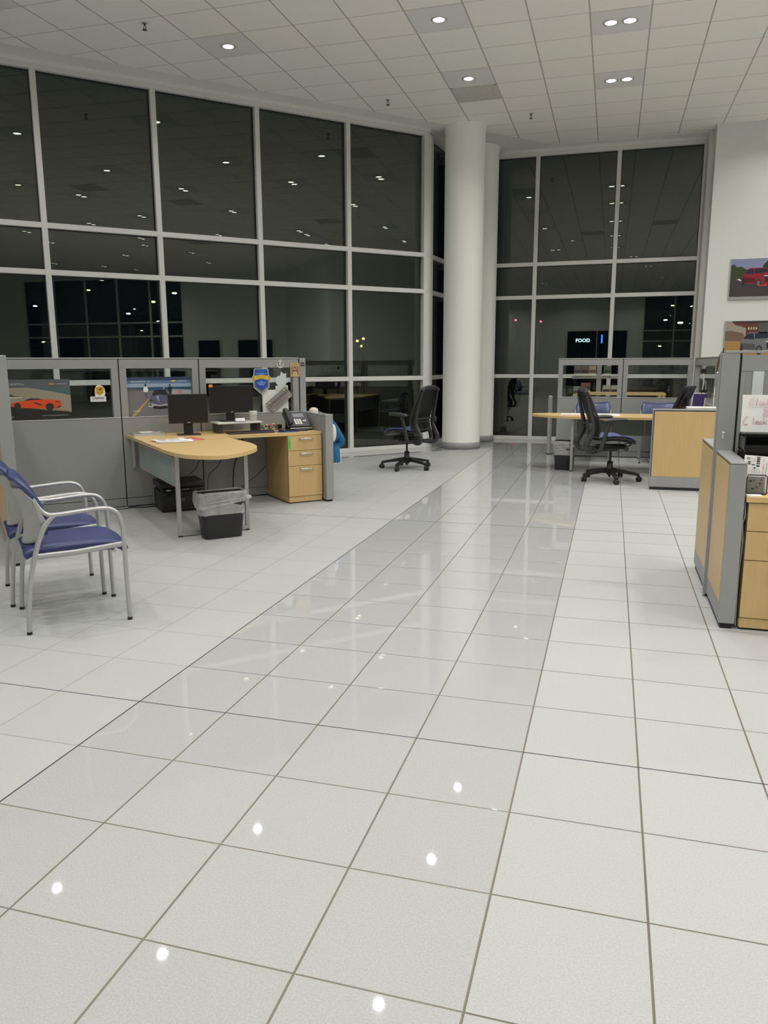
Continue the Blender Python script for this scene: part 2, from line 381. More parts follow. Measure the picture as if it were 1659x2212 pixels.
def copy_tree(o, loc=None, rz=None, label=None, group=None, parent=None):
    c = o.copy(); C.objects.link(c)
    if parent: c.parent = parent
    if loc is not None: c.location = loc
    if rz is not None: c.rotation_euler = (0, 0, rz)
    if label: c['label'] = label
    if group: c['group'] = group
    for ch in [x for x in S.objects if x.parent == o]: copy_tree(ch, parent=c)
    return c
D45 = PI / 4
def LW(a, y, z=0.0):      # the left bay is laid out on axes turned 45 degrees
    return (a * math.cos(D45) - y * math.sin(D45), a * math.sin(D45) + y * math.cos(D45), z)
def RM(rx=0, ry=0, rz=0, t=(0, 0, 0)):
    return Matrix.Translation(t) @ Matrix.Rotation(rz, 4, 'Z') @ Matrix.Rotation(ry, 4, 'Y') @ Matrix.Rotation(rx, 4, 'X')

# ------------------------------------------------------------------ room shell
H = 5.075
MU = [(-1.11 - 1.0035 * k, 10.25 - 1.053 * k) for k in range(13)]      # mullion axis points of the slanted glazing, corner first
MUL_END = MU[-1]
FAR = [(-0.93, 12.0), (0.45, 12.0), (1.82, 12.0), (3.20, 12.0)]
outline = [MUL_END, MU[0], (-0.93, 12.0), (3.27, 12.0), (3.27, 11.30), (16.5, 11.30), (16.5, 8.9), (12.0, 4.5), (16.5, 1.3), (16.5, -20), (MUL_END[0], -20)]
struct(MB().prism([(p[0], p[1]) for p in outline], -0.12, 0.0, M_FLOOR), 'floor')
struct(MB().prism([(p[0], p[1]) for p in outline], H, H + 0.12, M_CEIL), 'ceiling')
def wall_seg(mb, a, b, z0=0.0, z1=H, th=0.15, m=None):
    a = Vector((*a, 0)); b = Vector((*b, 0)); d = (b - a).normalized(); n = Vector((-d.y, d.x, 0)) * th
    mb.prism([(a.x, a.y), (b.x, b.y), (b.x + n.x, b.y + n.y), (a.x + n.x, a.y + n.y)], z0, z1, m or M_WALL)
mb = MB(); wall_seg(mb, (3.27, 11.30), (16.5, 11.30)); mb.box(3.27, 3.42, 11.45, 12.15, 0, H, M_WALL); struct(mb, 'wall_right')
mb = MB(); wall_seg(mb, (16.5, 8.9), (12.0, 4.5), th=0.15, m=M_WHT); wall_seg(mb, (12.0, 4.5), (16.5, 1.3), th=0.15, m=M_WHT); wall_seg(mb, (16.65, 11.45), (16.65, 8.75), m=M_WHT); struct(mb, 'wall_corner')
mb = MB(); wall_seg(mb, (16.5, 1.3), (16.5, -3.3), m=M_WHT); wall_seg(mb, (16.5, -11.0), (16.5, -20), m=M_WHT); mb.box(16.5, 16.65, -11, -3.3, 4.98, H, M_WHT); struct(mb, 'wall_east')
mb = MB(); wall_seg(mb, (16.5, -20), (6.7, -20), m=M_WHT); wall_seg(mb, (3.4, -20), (MUL_END[0], -20), m=M_WHT); struct(mb, 'wall_rear')
mb = MB(); wall_seg(mb, (MUL_END[0], -20), MUL_END, m=M_WHT); struct(mb, 'wall_west')
# dark door openings on the east wall (seen mirrored in the glass)
for k, (y0, y1) in enumerate([(-2.7, -1.6), (-0.9, 0.75)]):
    mb = MB(); mb.box(16.44, 16.497, y0, y1, 0.0, 2.45, M_ALU, 0.006); o = struct(mb, 'door_%d' % (k + 1))
    mb = MB(); mb.box(16.425, 16.442, y0 + 0.07, y1 - 0.07, 0.06, 2.38, M_GBLK); mb.build('door_glass', o)
    MB().cyl((16.39, y0 + 0.14, 0.9), (16.39, y0 + 0.14, 1.4), 0.012, M_CHROME).build('door_handle', o)

def glazing(name, P0, P1, nbay, cuts, dmull=0.11, wm=0.07, left_end=True):
    """mullioned curtain wall from P0 to P1 (room on the right-hand side of the direction), each bay its own window"""
    a = Vector((*P0, 0)); b = Vector((*P1, 0)); L = (b - a).length; ang = math.atan2(b.y - a.y, b.x - a.x)
    root = MB()
    zt = [0.03, 1.175, 2.575, 3.15, 5.0]
    for k in cuts: root.box(k - wm / 2, k + wm / 2, 0.0, dmull, 0.0, 4.985, M_ALU, 0.003)
    for i, (z0, z1) in enumerate([(0.0, 0.065), (1.14, 1.208), (2.545, 2.612), (3.12, 3.186), (4.975, H)]):
        root.box(-0.02 if i else -0.02, L + 0.02, 0.002, dmull - 0.004, z0, z1, M_ALU, 0.002)
    root.box(0, L, -0.03, 0.002, H - 0.045, H, M_WALL)
    o = struct(root, name, loc=(a.x, a.y, 0), rz=ang)
    g = MB(); edges = sorted(cuts)
    for x0, x1 in zip(edges[:-1], edges[1:]):
        for z0, z1 in ((0.065, 1.14), (1.208, 2.545), (2.612, 3.12), (3.186, 4.975)):
            gg = MB(); gg.box(x0 + wm / 2 - 0.005, x1 - wm / 2 + 0.005, 0.082, 0.092, z0 - 0.004, z1 + 0.004, M_GLASS)
            go = gg.build('glass_pane', o)
            e = MB(); xa, xb = x0 + wm / 2, x1 - wm / 2; t = 0.009
            e.box(xa, xb, 0.07, 0.081, z0, z0 + t, M_SEALGAP); e.box(xa, xb, 0.07, 0.081, z1 - t, z1, M_SEALGAP); e.box(xa, xa + t, 0.07, 0.081, z0 + t, z1 - t, M_SEALGAP); e.box(xb - t, xb, 0.07, 0.081, z0 + t, z1 - t, M_SEALGAP)
            e.build('gasket', go)
    return o
Ltot = (Vector(MU[0]) - Vector(MU[-1])).length; bay = Ltot / 12
glazing('window_1', MU[-1], MU[0], 12, [bay * k for k in range(12)] + [Ltot - 0.02])
glazing('window_2', MU[0], FAR[0], 1, [0.06, 1.68])
glazing('window_3', FAR[0], (3.27, 12.0), 3, [0.03, 1.38, 2.75, 4.13])
# wide corner posts
mb = MB(); mb.prism([(MU[0][0] - 0.06, MU[0][1] - 0.06), (MU[0][0] + 0.03, MU[0][1] + 0.035), (MU[0][0] + 0.05, MU[0][1] + 0.12), (MU[0][0] - 0.02, MU[0][1] + 0.13), (MU[0][0] - 0.14, MU[0][1] + 0.02)], 0, 4.985, M_ALU)
struct(mb, 'trim_1')
mb = MB(); mb.box(3.195, 3.27, 11.62, 11.998, 0, 5.07, M_ALU, 0.004); struct(mb, 'trim_2')
glazing('window_4', (16.5, -3.3), (16.5, -11.0), 5, [0.03, 1.54, 3.08, 4.62, 6.16, 7.66])
glazing('window_5', (6.7, -20), (3.4, -20), 2, [0.03, 1.65, 3.27])
mb = MB(); mb.box(-0.75, 2.65, -19.997, -19.94, 0.0, 3.25, M_ALU, 0.006); o = struct(mb, 'door_3')
for x0_, x1_ in ((-0.68, 0.92), (0.98, 2.58)): MB().box(x0_, x1_, -19.942, -19.925, 0.08, 3.17, M_GBLK).build('door_glass', o)
# columns
def column(x, y, name):
    r = 0.318
    o = thing('round_column', name, 'column', (x, y, 0))
    mb = MB(); mb.lathe([(r, 0.0), (r, 4.99), (r + 0.012, 5.0), (r + 0.012, H)], M_COL, 72); mb.build('shaft', o)
    mb = MB(); mb.lathe([(r + 0.001, 0.0), (r + 0.009, 0.002), (r + 0.009, 0.108), (r + 0.001, 0.112)], M_BASE, 72); mb.build('base_band', o)
column(-0.54, 10.33, 'round white floor-to-ceiling column with grey base, the front one by the swivel chair'); column(-0.50, 11.60, 'round white column half hidden behind the front column')
mb = MB(); mb.box(3.43, 16.4, 11.288, 11.3, 0, 0.1, M_BASE); struct(mb, 'baseboard_right')

# ------------------------------------------------------------------ ceiling fixtures
def tile_centre(x, y):
    i = math.floor((x - GX0) / GX); j = math.floor((y - GY0) / GY)
    return GX0 + (i + 0.5) * GX, GY0 + (j + 0.5) * GY
def lampset(n, name):
    root = thing(name, 'x', 'ceiling light')
    MB().box(-GX / 2 + 0.01, GX / 2 - 0.01, -GY / 2 + 0.01, GY / 2 - 0.01, -0.004, -0.0005, M_LPAN).build('mounting_tile', root)
    for dx in ((0,) if n == 1 else (-0.1, 0.1)):
        mb = MB(); mb.lathe([(0.062, -0.004), (0.064, -0.011), (0.072, -0.014), (0.088, -0.010), (0.090, -0.004)], M_TRIM, 28, c=(dx, 0, 0)); tr = mb.build('trim_ring', root)
        MB().lathe([(0.0001, -0.0065), (0.03, -0.0075), (0.0615, -0.0065), (0.0615, -0.0045), (0.0001, -0.0045)], M_LENS, 24, c=(dx, 0, 0)).build('lens', tr)
    return root
def lampdata(k):
    ld = bpy.data.lights.new('downlight', 'AREA'); ld.shape = 'DISK'; ld.size = 0.08; ld.energy = LAMP_POWER * k; ld.color = LAMP_COL; ld.spread = math.radians(144)
    return ld
LD = lampdata(1.0)
proto1 = lampset(1, 'ceiling_light'); proto2 = lampset(2, 'ceiling_light_pair')
singles = [(-2.63, 6.36), (-0.11, 6.36), (-0.11, 8.21), (-2.65, 3.8), (-4.64, 4.5), (-0.1, 3.8), (0.3, 1.3), (4.6, 9.9), (7.4, 9.9)]
pairs = [(1.78, 8.83), (1.78, 6.98), (1.78, 4.4), (1.78, 1.9), (1.78, -0.5), (2.4, -2.7),
         (4.5, 7.9), (4.5, 4.7), (4.5, 2.35), (4.9, 0.0), (5.4, -2.2), (7.4, 7.5), (7.45, 5.05), (8.1, 4.9), (7.2, 2.7), (7.5, 0.15), (7.4, -2.8), (8.4, -0.4),
         (9.9, 7.6), (9.9, 5.2), (10.3, 2.6), (10.6, 0.2), (10.5, -2.5), (13.0, -0.6), (13.4, -4.5), (11.6, -6.1), (14.4, -4.0),
         (-0.1, -0.6), (-2.5, 1.0), (-5.0, -1.0), (-2.5, -2.5), (0.2, -4.5), (3.2, -5.8), (-5.2, -5.5), (-2.4, -7.5), (6.6, -6.8), (3.4, -10.5), (-1.6, -11.5), (9.4, -10.5), (-8.5, -4.5), (-8.8, -9.5), (5.8, -15.5), (-5.0, -15), (12.5, -14), (-7.0, -18.3), (-3.6, -18.3), (-0.2, -18.3), (3.2, -18.3), (1.6, -15.0), (-2.0, -14.6)]  # rear rows unseen, added so the mirrored rear room and wall look lit
SEEN = {(-2.63, 6.36): 'single recessed ceiling downlight above the slanted windows, leftmost in view', (-0.11, 6.36): 'single recessed ceiling downlight nearest the top edge, left of the pairs',
        (-0.11, 8.21): 'single recessed ceiling downlight beside the dark air vent', (1.78, 8.83): 'pair of recessed ceiling downlights, the farther of the two pairs', (1.78, 6.98): 'pair of recessed ceiling downlights, the nearer of the two pairs'}
used = {1: False, 2: False}; seen_tiles = set()
for n, L_ in ((1, singles), (2, pairs)):
    for p in L_:
        x, y = tile_centre(*p)
        if (round(x, 2), round(y, 2)) in seen_tiles: continue
        seen_tiles.add((round(x, 2), round(y, 2)))
        pr = proto1 if n == 1 else proto2
        lab = SEEN.get(p, 'single recessed downlight mirrored in the dark windows' if n == 1 else 'pair of recessed downlights out of view, mirrored or added to light the rear room')
        grp = 'recessed downlights in the tile ceiling' if p in SEEN else ('single downlights seen only as reflections' if n == 1 else 'downlight pairs seen only as reflections')
        if not used[n]:
            used[n] = True; r_ = pr; r_.location = (x, y, H); r_['label'] = lab; r_['group'] = grp
        else: r_ = copy_tree(pr, (x, y, H), 0.0, lab, grp)
        for dx in ((0,) if n == 1 else (-0.1, 0.1)):
            lo = bpy.data.objects.new('downlight', LD); C.objects.link(lo); lo.location = (x + dx, y, H - 0.018)
def vent(p, label):
    x, y = tile_centre(*p); r_ = thing('air_vent', label, 'vent', (x, y, H))
    mb = MB(); hx, hy = GX / 2 - 0.012, GY / 2 - 0.012
    mb.box(-hx, hx, -hy, -hy + 0.02, -0.006, -0.0005, M_VENT); mb.box(-hx, hx, hy - 0.02, hy, -0.006, -0.0005, M_VENT); mb.box(-hx, -hx + 0.02, -hy, hy, -0.006, -0.0005, M_VENT); mb.box(hx - 0.02, hx, -hy, hy, -0.006, -0.0005, M_VENT)
    mb.build('frame', r_)
    mb = MB(); mb.box(-hx + 0.02, hx - 0.02, -hy + 0.02, hy - 0.02, -0.003, -0.0005, M_VENT)
    mb.build('grille_face', r_); return r_
vent((-0.1, 8.85), 'dull grey square ceiling air vent near the white column')
for p in ((3.1, 4.2), (0.9, 2.5), (6.2, 6.2), (-3.4, 1.2), (3.6, -3.4), (8.8, 1.2)): 
    v_ = vent(p, 'grey square air vent mirrored in the dark windows'); v_['group'] = 'air vents seen only as reflections'
spr = None
for p, lab in (((-3.218, 5.537), 'small ceiling sprinkler head, leftmost in view'), ((-1.36, 8.725), 'small ceiling sprinkler head left of the grey vent'), ((0.522, 9.938), 'small ceiling sprinkler head right of the white column')):
    if spr is None:
        spr = thing('sprinkler_head', lab, 'sprinkler', (p[0], p[1], H), 0, 'sprinkler heads on the ceiling')
        MB().lathe([(0.001, -0.004), (0.03, -0.004), (0.034, 0.0)], M_TRIM, 20).build('escutcheon', spr)
        mb = MB(); mb.cyl((0, 0, -0.002), (0, 0, -0.03), 0.009, M_DGREY, 10); mb.tube([(-0.012, 0, -0.03), (-0.016, 0, -0.05), (0, 0, -0.066)], 0.0035, M_DGREY, 6); mb.tube([(0.012, 0, -0.03), (0.016, 0, -0.05), (0, 0, -0.066)], 0.0035, M_DGREY, 6)
        mb.build('body', spr)
        MB().lathe([(0.001, -0.066), (0.024, -0.066), (0.026, -0.070), (0.001, -0.070)], M_DGREY, 16).build('deflector', spr)
        first = spr
    else: copy_tree(first, (p[0], p[1], H), 0, lab)

# ------------------------------------------------------------------ partitions
def tall_panel(w_, label, loc, rz, glass=True, name='partition_panel', gap=True, group=None):
    r_ = thing(name, label, 'partition', loc, rz, group)
    T = 0.08; x0, x1 = 0.005, w_ - 0.005
    f = MB(); z1 = 1.462
    f.box(x0, x1, 0, T, 1.375, z1, M_PFRAME, 0.002); f.box(x0, x0 + 0.066, 0.001, T - 0.001, 0.9, 1.375, M_PFRAME, 0.002); f.box(x1 - 0.066, x1, 0.001, T - 0.001, 0.9, 1.375, M_PFRAME, 0.002)
    f.box(x0 + 0.004, x1 - 0.004, 0.012, T - 0.012, 0.02, 0.094, M_PFRAME)
    f.build('frame', r_)
    MB().box(x0, x1, 0, T, 0.097, 0.893, M_PANEL, 0.003).build('lower_panel', r_)
    MB().box(x0, x1, -0.003, T + 0.003, 0.893, 0.903, M_CAP, 0.002).build('sill_strip', r_)
    MB().box(0, w_, -0.003, T + 0.003, 1.467, 1.480, M_CAP, 0.002).build('top_cap', r_)
    MB().box(0.0, w_, 0.006, T - 0.006, 1.461, 1.468, M_SEALGAP).build('cap_gap', r_)
    MB().box(x0, x1, 0.004, T - 0.004, 0.012, 0.090, M_PFRAME, 0.001).build('kick_plate', r_)
    MB().box(x0 + 0.01, x1 - 0.01, 0.02, T - 0.02, 0.0, 0.013, M_SEALGAP).build('foot_strip', r_)
    if gap: MB().box(-0.0045, 0.0045, 0.02, T - 0.02, 0.02, 1.46, M_SEALGAP).build('joint_gap_strip', r_)  # black strip put in for the shade of the gap between panels
    if glass: MB().box(x0 + 0.062, x1 - 0.062, 0.036, 0.044, 0.9, 1.378, M_PGLASS).build('glass_pane', r_)
    else: MB().box(x0 + 0.06, x1 - 0.06, 0.003, T - 0.003, 0.9, 1.378, M_PANEL).build('upper_panel', r_)
    return r_
YP = 4.75
tall_panel(1.087, 'grey partition panel with orange sports car poster in its window', LW(-0.225, YP), D45, gap=False)
tall_panel(0.79, 'grey partition panel with ocean road car poster in its window, behind the left desk', LW(0.862, YP), D45)
tall_panel(1.105, 'grey partition panel with blue award badge and licence plate in its window', LW(1.652, YP), D45)
r_ = thing('partition_post', 'slim grey end post of the left partition run with black sticker', 'partition', LW(2.757, YP), D45)
MB().box(0.008, 0.078, -0.002, 0.082, 0.02, 1.476, M_PFRAME, 0.002).build('post', r_); MB().box(0.02, 0.07, 0.01, 0.07, 0, 0.021, M_SEALGAP).build('foot', r_); MB().box(0, 0.008, 0.01, 0.07, 0.02, 1.47, M_SEALGAP).build('joint_gap_strip', r_)
# low maple-faced partitions: local x along the run, front(-y) end cap at x=0; maple on +y side? -> chosen per call
def low_panel(L, label, loc, rz, side, joints=(), zt=0.905, name='low_partition'):
    r_ = thing(name, label, 'partition', loc, rz)
    T = 0.08
    c = MB(); c.box(0, 0.03, 0, T, 0.03, zt - 0.012, M_PFRAME, 0.002); c.box(L - 0.02, L, 0, T, 0.03, zt - 0.012, M_PFRAME, 0.002); c.box(0.03, L - 0.02, 0.012, T - 0.012, 0.03, zt - 0.014, M_PFRAME); c.build('frame', r_)
    MB().box(-0.002, L + 0.002, -0.002, T + 0.002, zt - 0.010, zt, M_CAP, 0.002).build('top_cap', r_)
    MB().box(0.01, L - 0.01, 0.01, T - 0.01, 0, 0.031, M_SEALGAP).build('foot_strip', r_)
    seg = [0.032] + list(joints) + [L - 0.022]
    for a, b in zip(seg[:-1], seg[1:]):
        y0, y1 = (-0.001, 0.013) if side < 0 else (T - 0.013, T + 0.001)
        MB().box(a + 0.006, b - 0.006, y0, y1, 0.135, zt - 0.022, M_WOOD, 0.001).build('wood_face', r_)
        MB().box(a + 0.004, b - 0.004, y0 + 0.002, y1 - 0.002, 0.032, 0.130, M_BASE, 0.001).build('kick_plate', r_)
        y0, y1 = (T - 0.013, T + 0.001) if side < 0 else (-0.001, 0.013)
        MB().box(a + 0.004, b - 0.004, y0, y1, 0.035, zt - 0.022, M_PANEL, 0.001).build('inner_face', r_)
    for j in joints: MB().box(j - 0.006, j + 0.006, -0.004, T + 0.004, 0.02, zt - 0.012, M_CAP, 0.001).build('joint_gap_strip', r_)
    return r_
# left bay: right-hand end panel (grey both sides), and the far-left low panel with maple face
r_ = thing('low_partition', 'low grey end partition beside the left drawer pedestal with blue jacket', 'partition', LW(2.735, 4.03), D45)
MB().box(0, 0.085, 0, 0.72, 0.02, 0.893, M_PFRAME, 0.003).build('panel', r_); MB().box(-0.002, 0.087, -0.002, 0.72, 0.893, 0.905, M_CAP, 0.002).build('top_cap', r_); MB().box(0.01, 0.075, 0.02, 0.70, 0, 0.021, M_SEALGAP).build('foot_strip', r_)
for k, (y0, lab) in enumerate(((2.83, 'tall partition edge at the far left, nearer section with maple outer face'), (3.79, 'tall partition edge at the far left, farther section meeting the corner'))):
    tp = tall_panel(0.955, lab, LW(-0.235, y0), D45 + PI / 2)
    MB().box(0.02, 0.935, 0.0795, 0.086, 0.13, 0.885, M_WOOD, 0.001).build('wood_face', tp)
r_ = thing('partition_post', 'tall grey end post at the far left edge behind the blue guest chairs', 'partition', LW(-0.235, 2.745), D45 + PI / 2)
MB().box(0, 0.083, -0.001, 0.086, 0.02, 1.478, M_PFRAME, 0.003).build('post', r_); MB().box(0.01, 0.07, 0.01, 0.07, 0, 0.021, M_SEALGAP).build('foot', r_)
# right rear bay
YB = 9.55; XS = 3.03
tall_panel(0.945, 'grey partition panel of the rear right bay, left one with its window onto brochures', (1.085, YB, 0), 0, gap=False)
tall_panel(0.975, 'grey partition panel of the rear right bay, right one behind the tilted monitor', (2.03, YB, 0), 0)
for k, (yy, lab) in enumerate(((9.63, 'grey side partition of the rear right bay, farther section'), (8.13, 'grey side partition of the rear right bay, nearer section'))):
    tall_panel(1.5, lab, (XS, yy, 0), -PI / 2, glass=True)
r_ = thing('low_partition', 'low end partition with large maple face at the rear right desk', 'partition', (2.335, 6.50, 0))
MB().box(0, 0.68, 0, 0.08, 0.03, 0.893, M_PFRAME, 0.002).build('frame', r_); MB().box(-0.004, 0.684, -0.004, 0.084, 0.893, 0.906, M_CAP, 0.002).build('top_cap', r_)
MB().box(0.022, 0.66, -0.003, 0.01, 0.15, 0.880, M_WOOD, 0.001).build('wood_face', r_); MB().box(0.018, 0.664, -0.0015, 0.01, 0.035, 0.146, M_BASE, 0.001).build('kick_plate', r_)
mb = MB(); mb.box(0.010, 0.0175, -0.001, 0.01, 0.15, 0.89, M_SEALGAP); mb.box(0.010, 0.672, -0.001, 0.01, 0.883, 0.891, M_SEALGAP); mb.box(0.664, 0.672, -0.001, 0.01, 0.15, 0.89, M_SEALGAP); mb.build('reveal', r_)
MB().box(0.01, 0.67, 0.005, 0.07, 0, 0.031, M_SEALGAP).build('foot_strip', r_)
# right near bay
low_panel(0.595, 'low maple-faced partition at the right edge, section nearest the camera', (2.572, 1.664, 0), PI / 2, 1)
low_panel(0.66, 'low maple-faced partition at the right edge, farther section behind the tall panel', (2.572, 2.345, 0), PI / 2, 1)
r_ = thing('partition_post', 'grey post of the tall partition at the right edge rising from the low maple walls', 'partition', (2.483, 2.26, 0))
MB().box(0, 0.098, 0, 0.082, 0.02, 1.466, M_PFRAME, 0.003).build('post', r_); MB().box(0.01, 0.09, 0.01, 0.07, 0, 0.021, M_SEALGAP).build('foot', r_)
MB().box(0.016, 1.8, -0.004, 0.084, 1.468, 1.481, M_CAP, 0.002).build('top_cap', r_); MB().box(0.1, 0.108, 0.015, 0.07, 0.02, 1.467, M_SEALGAP).build('joint_gap_strip', r_)  # the strip beside the post is black to imitate a shaded gap
MB().box(-0.008, -0.001, 0.012, 0.03, 0.0, 1.475, M_CAP).build('edge_strip', r_)
r_ = thing('partition_panel', 'grey tall partition panel at the right edge with pale vertical paper strip', 'partition', (2.592, 2.26, 0))
MB().box(0, 1.6, 0.002, 0.078, 0.02, 1.457, M_PANEL, 0.002).build('panel', r_); MB().box(0.0, 1.6, -0.001, 0.0019, 1.366, 1.457, M_PFRAME).build('top_rail', r_); MB().box(0, 0.022, -0.0015, 0.0018, 0.02, 1.36, M_PFRAME).build('side_rail', r_)
MB().box(0.01, 1.5, 0.01, 0.07, 0, 0.021, M_SEALGAP).build('foot_strip', r_)

# ------------------------------------------------------------------ desks
def desk(label, loc, rz):
    r_ = thing('corner_desk', label, 'desk', loc, rz)
    curve = crom([(0.895, 3.35, 0), (0.897, 3.1, 0), (0.93, 2.83, 0), (1.0, 2.67, 0), (1.1, 2.57, 0), (1.21, 2.55, 0), (1.36, 2.64, 0), (1.5, 2.79, 0), (1.6, 2.94, 0), (1.665, 3.12, 0), (1.70, 3.38, 0), (1.69, 3.72, 0), (1.682, 4.1, 0)], 5)
    poly = [(0.895, 4.742)] + [(p.x, p.y) for p in curve] + [(1.69, 4.125), (2.728, 4.125), (2.728, 4.742)]
    poly = [(x, y) for x, y in poly]
    cz = 0.728
    ins = lambda d: [(x + (d if x < 1 else (-d if x > 2.6 else 0)), y) for x, y in poly]
    mb = MB(); mb.prism(poly, cz - 0.030, cz, M_WOODT); mb.build('worktop', r_)
    f = MB(); yl = 3.12; s_ = 0.017
    f.box(0.975 - s_, 0.975 + s_, yl - s_, yl + s_, 0.012, 0.697, M_STEEL, 0.002); f.box(1.56 - s_, 1.56 + s_, yl - s_, yl + s_, 0.012, 0.697, M_STEEL, 0.002)
    f.box(0.98, 1.56, yl - s_ + 0.001, yl + s_ - 0.001, 0.012, 0.045, M_STEEL, 0.002); f.box(0.98, 1.56, yl - s_ + 0.001, yl + s_ - 0.001, 0.665, 0.696, M_STEEL, 0.002)
    f.build('leg_frame', r_)
    for ax in (0.975, 1.56): MB().cyl((ax, yl, 0), (ax, yl, 0.013), 0.018, M_RUB, 12).build('foot', r_)
    g = MB(); g.box(0.952, 0.968, 3.14, 4.46, 0.425, 0.438, M_SILV); g.box(0.952, 0.968, 3.14, 4.46, 0.652, 0.664, M_SILV)
    for yy in (3.14, 3.60, 4.04, 4.45): g.box(0.952, 0.968, yy, yy + 0.012, 0.43, 0.66, M_SILV)
    g.box(0.952, 0.968, 3.2, 3.22, 0.66, 0.70, M_SILV); g.box(0.952, 0.968, 4.3, 4.32, 0.66, 0.70, M_SILV)
    mo = g.build('modesty_screen', r_)
    for a, b in ((3.152, 3.6), (3.612, 4.04), (4.052, 4.45)): MB().box(0.957, 0.963, a, b, 0.437, 0.653, M_FROST).build('frosted_pane', mo)
    mb = MB(); mb.box(0.93, 0.96, 4.71, 4.742, 0.4, 0.697, M_STEEL); mb.box(1.64, 2.33, 4.705, 4.742, 0.64, 0.697, M_STEEL); mb.build('wall_bracket', r_)
    return r_
def pedestal(label, loc, rz, w_=0.375, d_=0.62, lock=True):
    r_ = thing('drawer_pedestal', label, 'cabinet', loc, rz)
    zt = 0.696
    b = MB(); b.box(0, w_, 0.02, d_, 0.012, zt, M_WOODS, 0.001); b.box(0.004, w_ - 0.004, 0.006, 0.02, 0.012, 0.066, M_WOOD); b.box(0.0, w_, 0.0195, 0.0205, 0.06, zt, M_SEALGAP); b.box(0.01, w_ - 0.01, 0.02, d_ - 0.02, 0, 0.0125, M_SEALGAP); b.build('body', r_)
    for z0, z1 in ((0.545, 0.694), (0.388, 0.541), (0.070, 0.384)):
        d = MB().box(0.002, w_ - 0.002, 0.0, 0.019, z0, z1, M_WOOD, 0.0015).build('drawer', r_)
        h = MB(); xc = w_ / 2 + 0.01; zc = z1 - 0.03
        h.tube([(xc - 0.072, 0.0, zc), (xc - 0.068, -0.018, zc), (xc - 0.055, -0.026, zc - 0.001), (xc + 0.055, -0.026, zc - 0.001), (xc + 0.068, -0.018, zc), (xc + 0.072, 0.0, zc)], 0.006, M_CHROME, 8, smooth_k=3, flat=(1.5, 0.7, (0, 0, 1)))
        h.build('handle', d)
        if lock and z1 > 0.6:
            MB().cyl((w_ - 0.045, 0.0, zc), (w_ - 0.045, -0.004, zc), 0.008, M_CHROME, 12).build('lock', d)
    return r_
desk('maple corner desk with rounded peninsula at left, papers and monitors on it', LW(0, 0), D45)
ped1 = pedestal('maple three-drawer pedestal with green tape under the left desk', LW(2.35, 4.112), D45)
mb = Art(); mb.box(0.006, 0.03, -0.0012, -0.0002, 0.56, 0.69, M_GREEN); mb.text('LOCKED', 0.024, 0.572, 0.02, M_INK, 6, rot=PI / 2, y=0.0); mb.build('tape_label', ped1, 'green tape with dark writing')
desk('maple corner desk with rounded peninsula in the rear right bay', (-1.71, 9.37, 0), -PI / 2)
pedestal('maple drawer pedestal seen edge-on behind the rear low maple partition', (2.42, 6.99, 0), -PI / 2, w_=0.375, d_=0.58)
r_ = thing('worktop', 'maple worktop at the right edge under black file trays', 'worktop', (2.58, 1.655, 0))
MB().box(0, 1.5, 0, 0.6, 0.698, 0.728, M_WOODT, 0.0015).build('top', r_); MB().box(1.4, 1.44, 0.1, 0.5, 0, 0.698, M_STEEL).build('leg', r_)
pedestal('maple three-drawer pedestal at the right edge under the file trays', (2.592, 1.665, 0), 0, w_=0.40, d_=0.56)

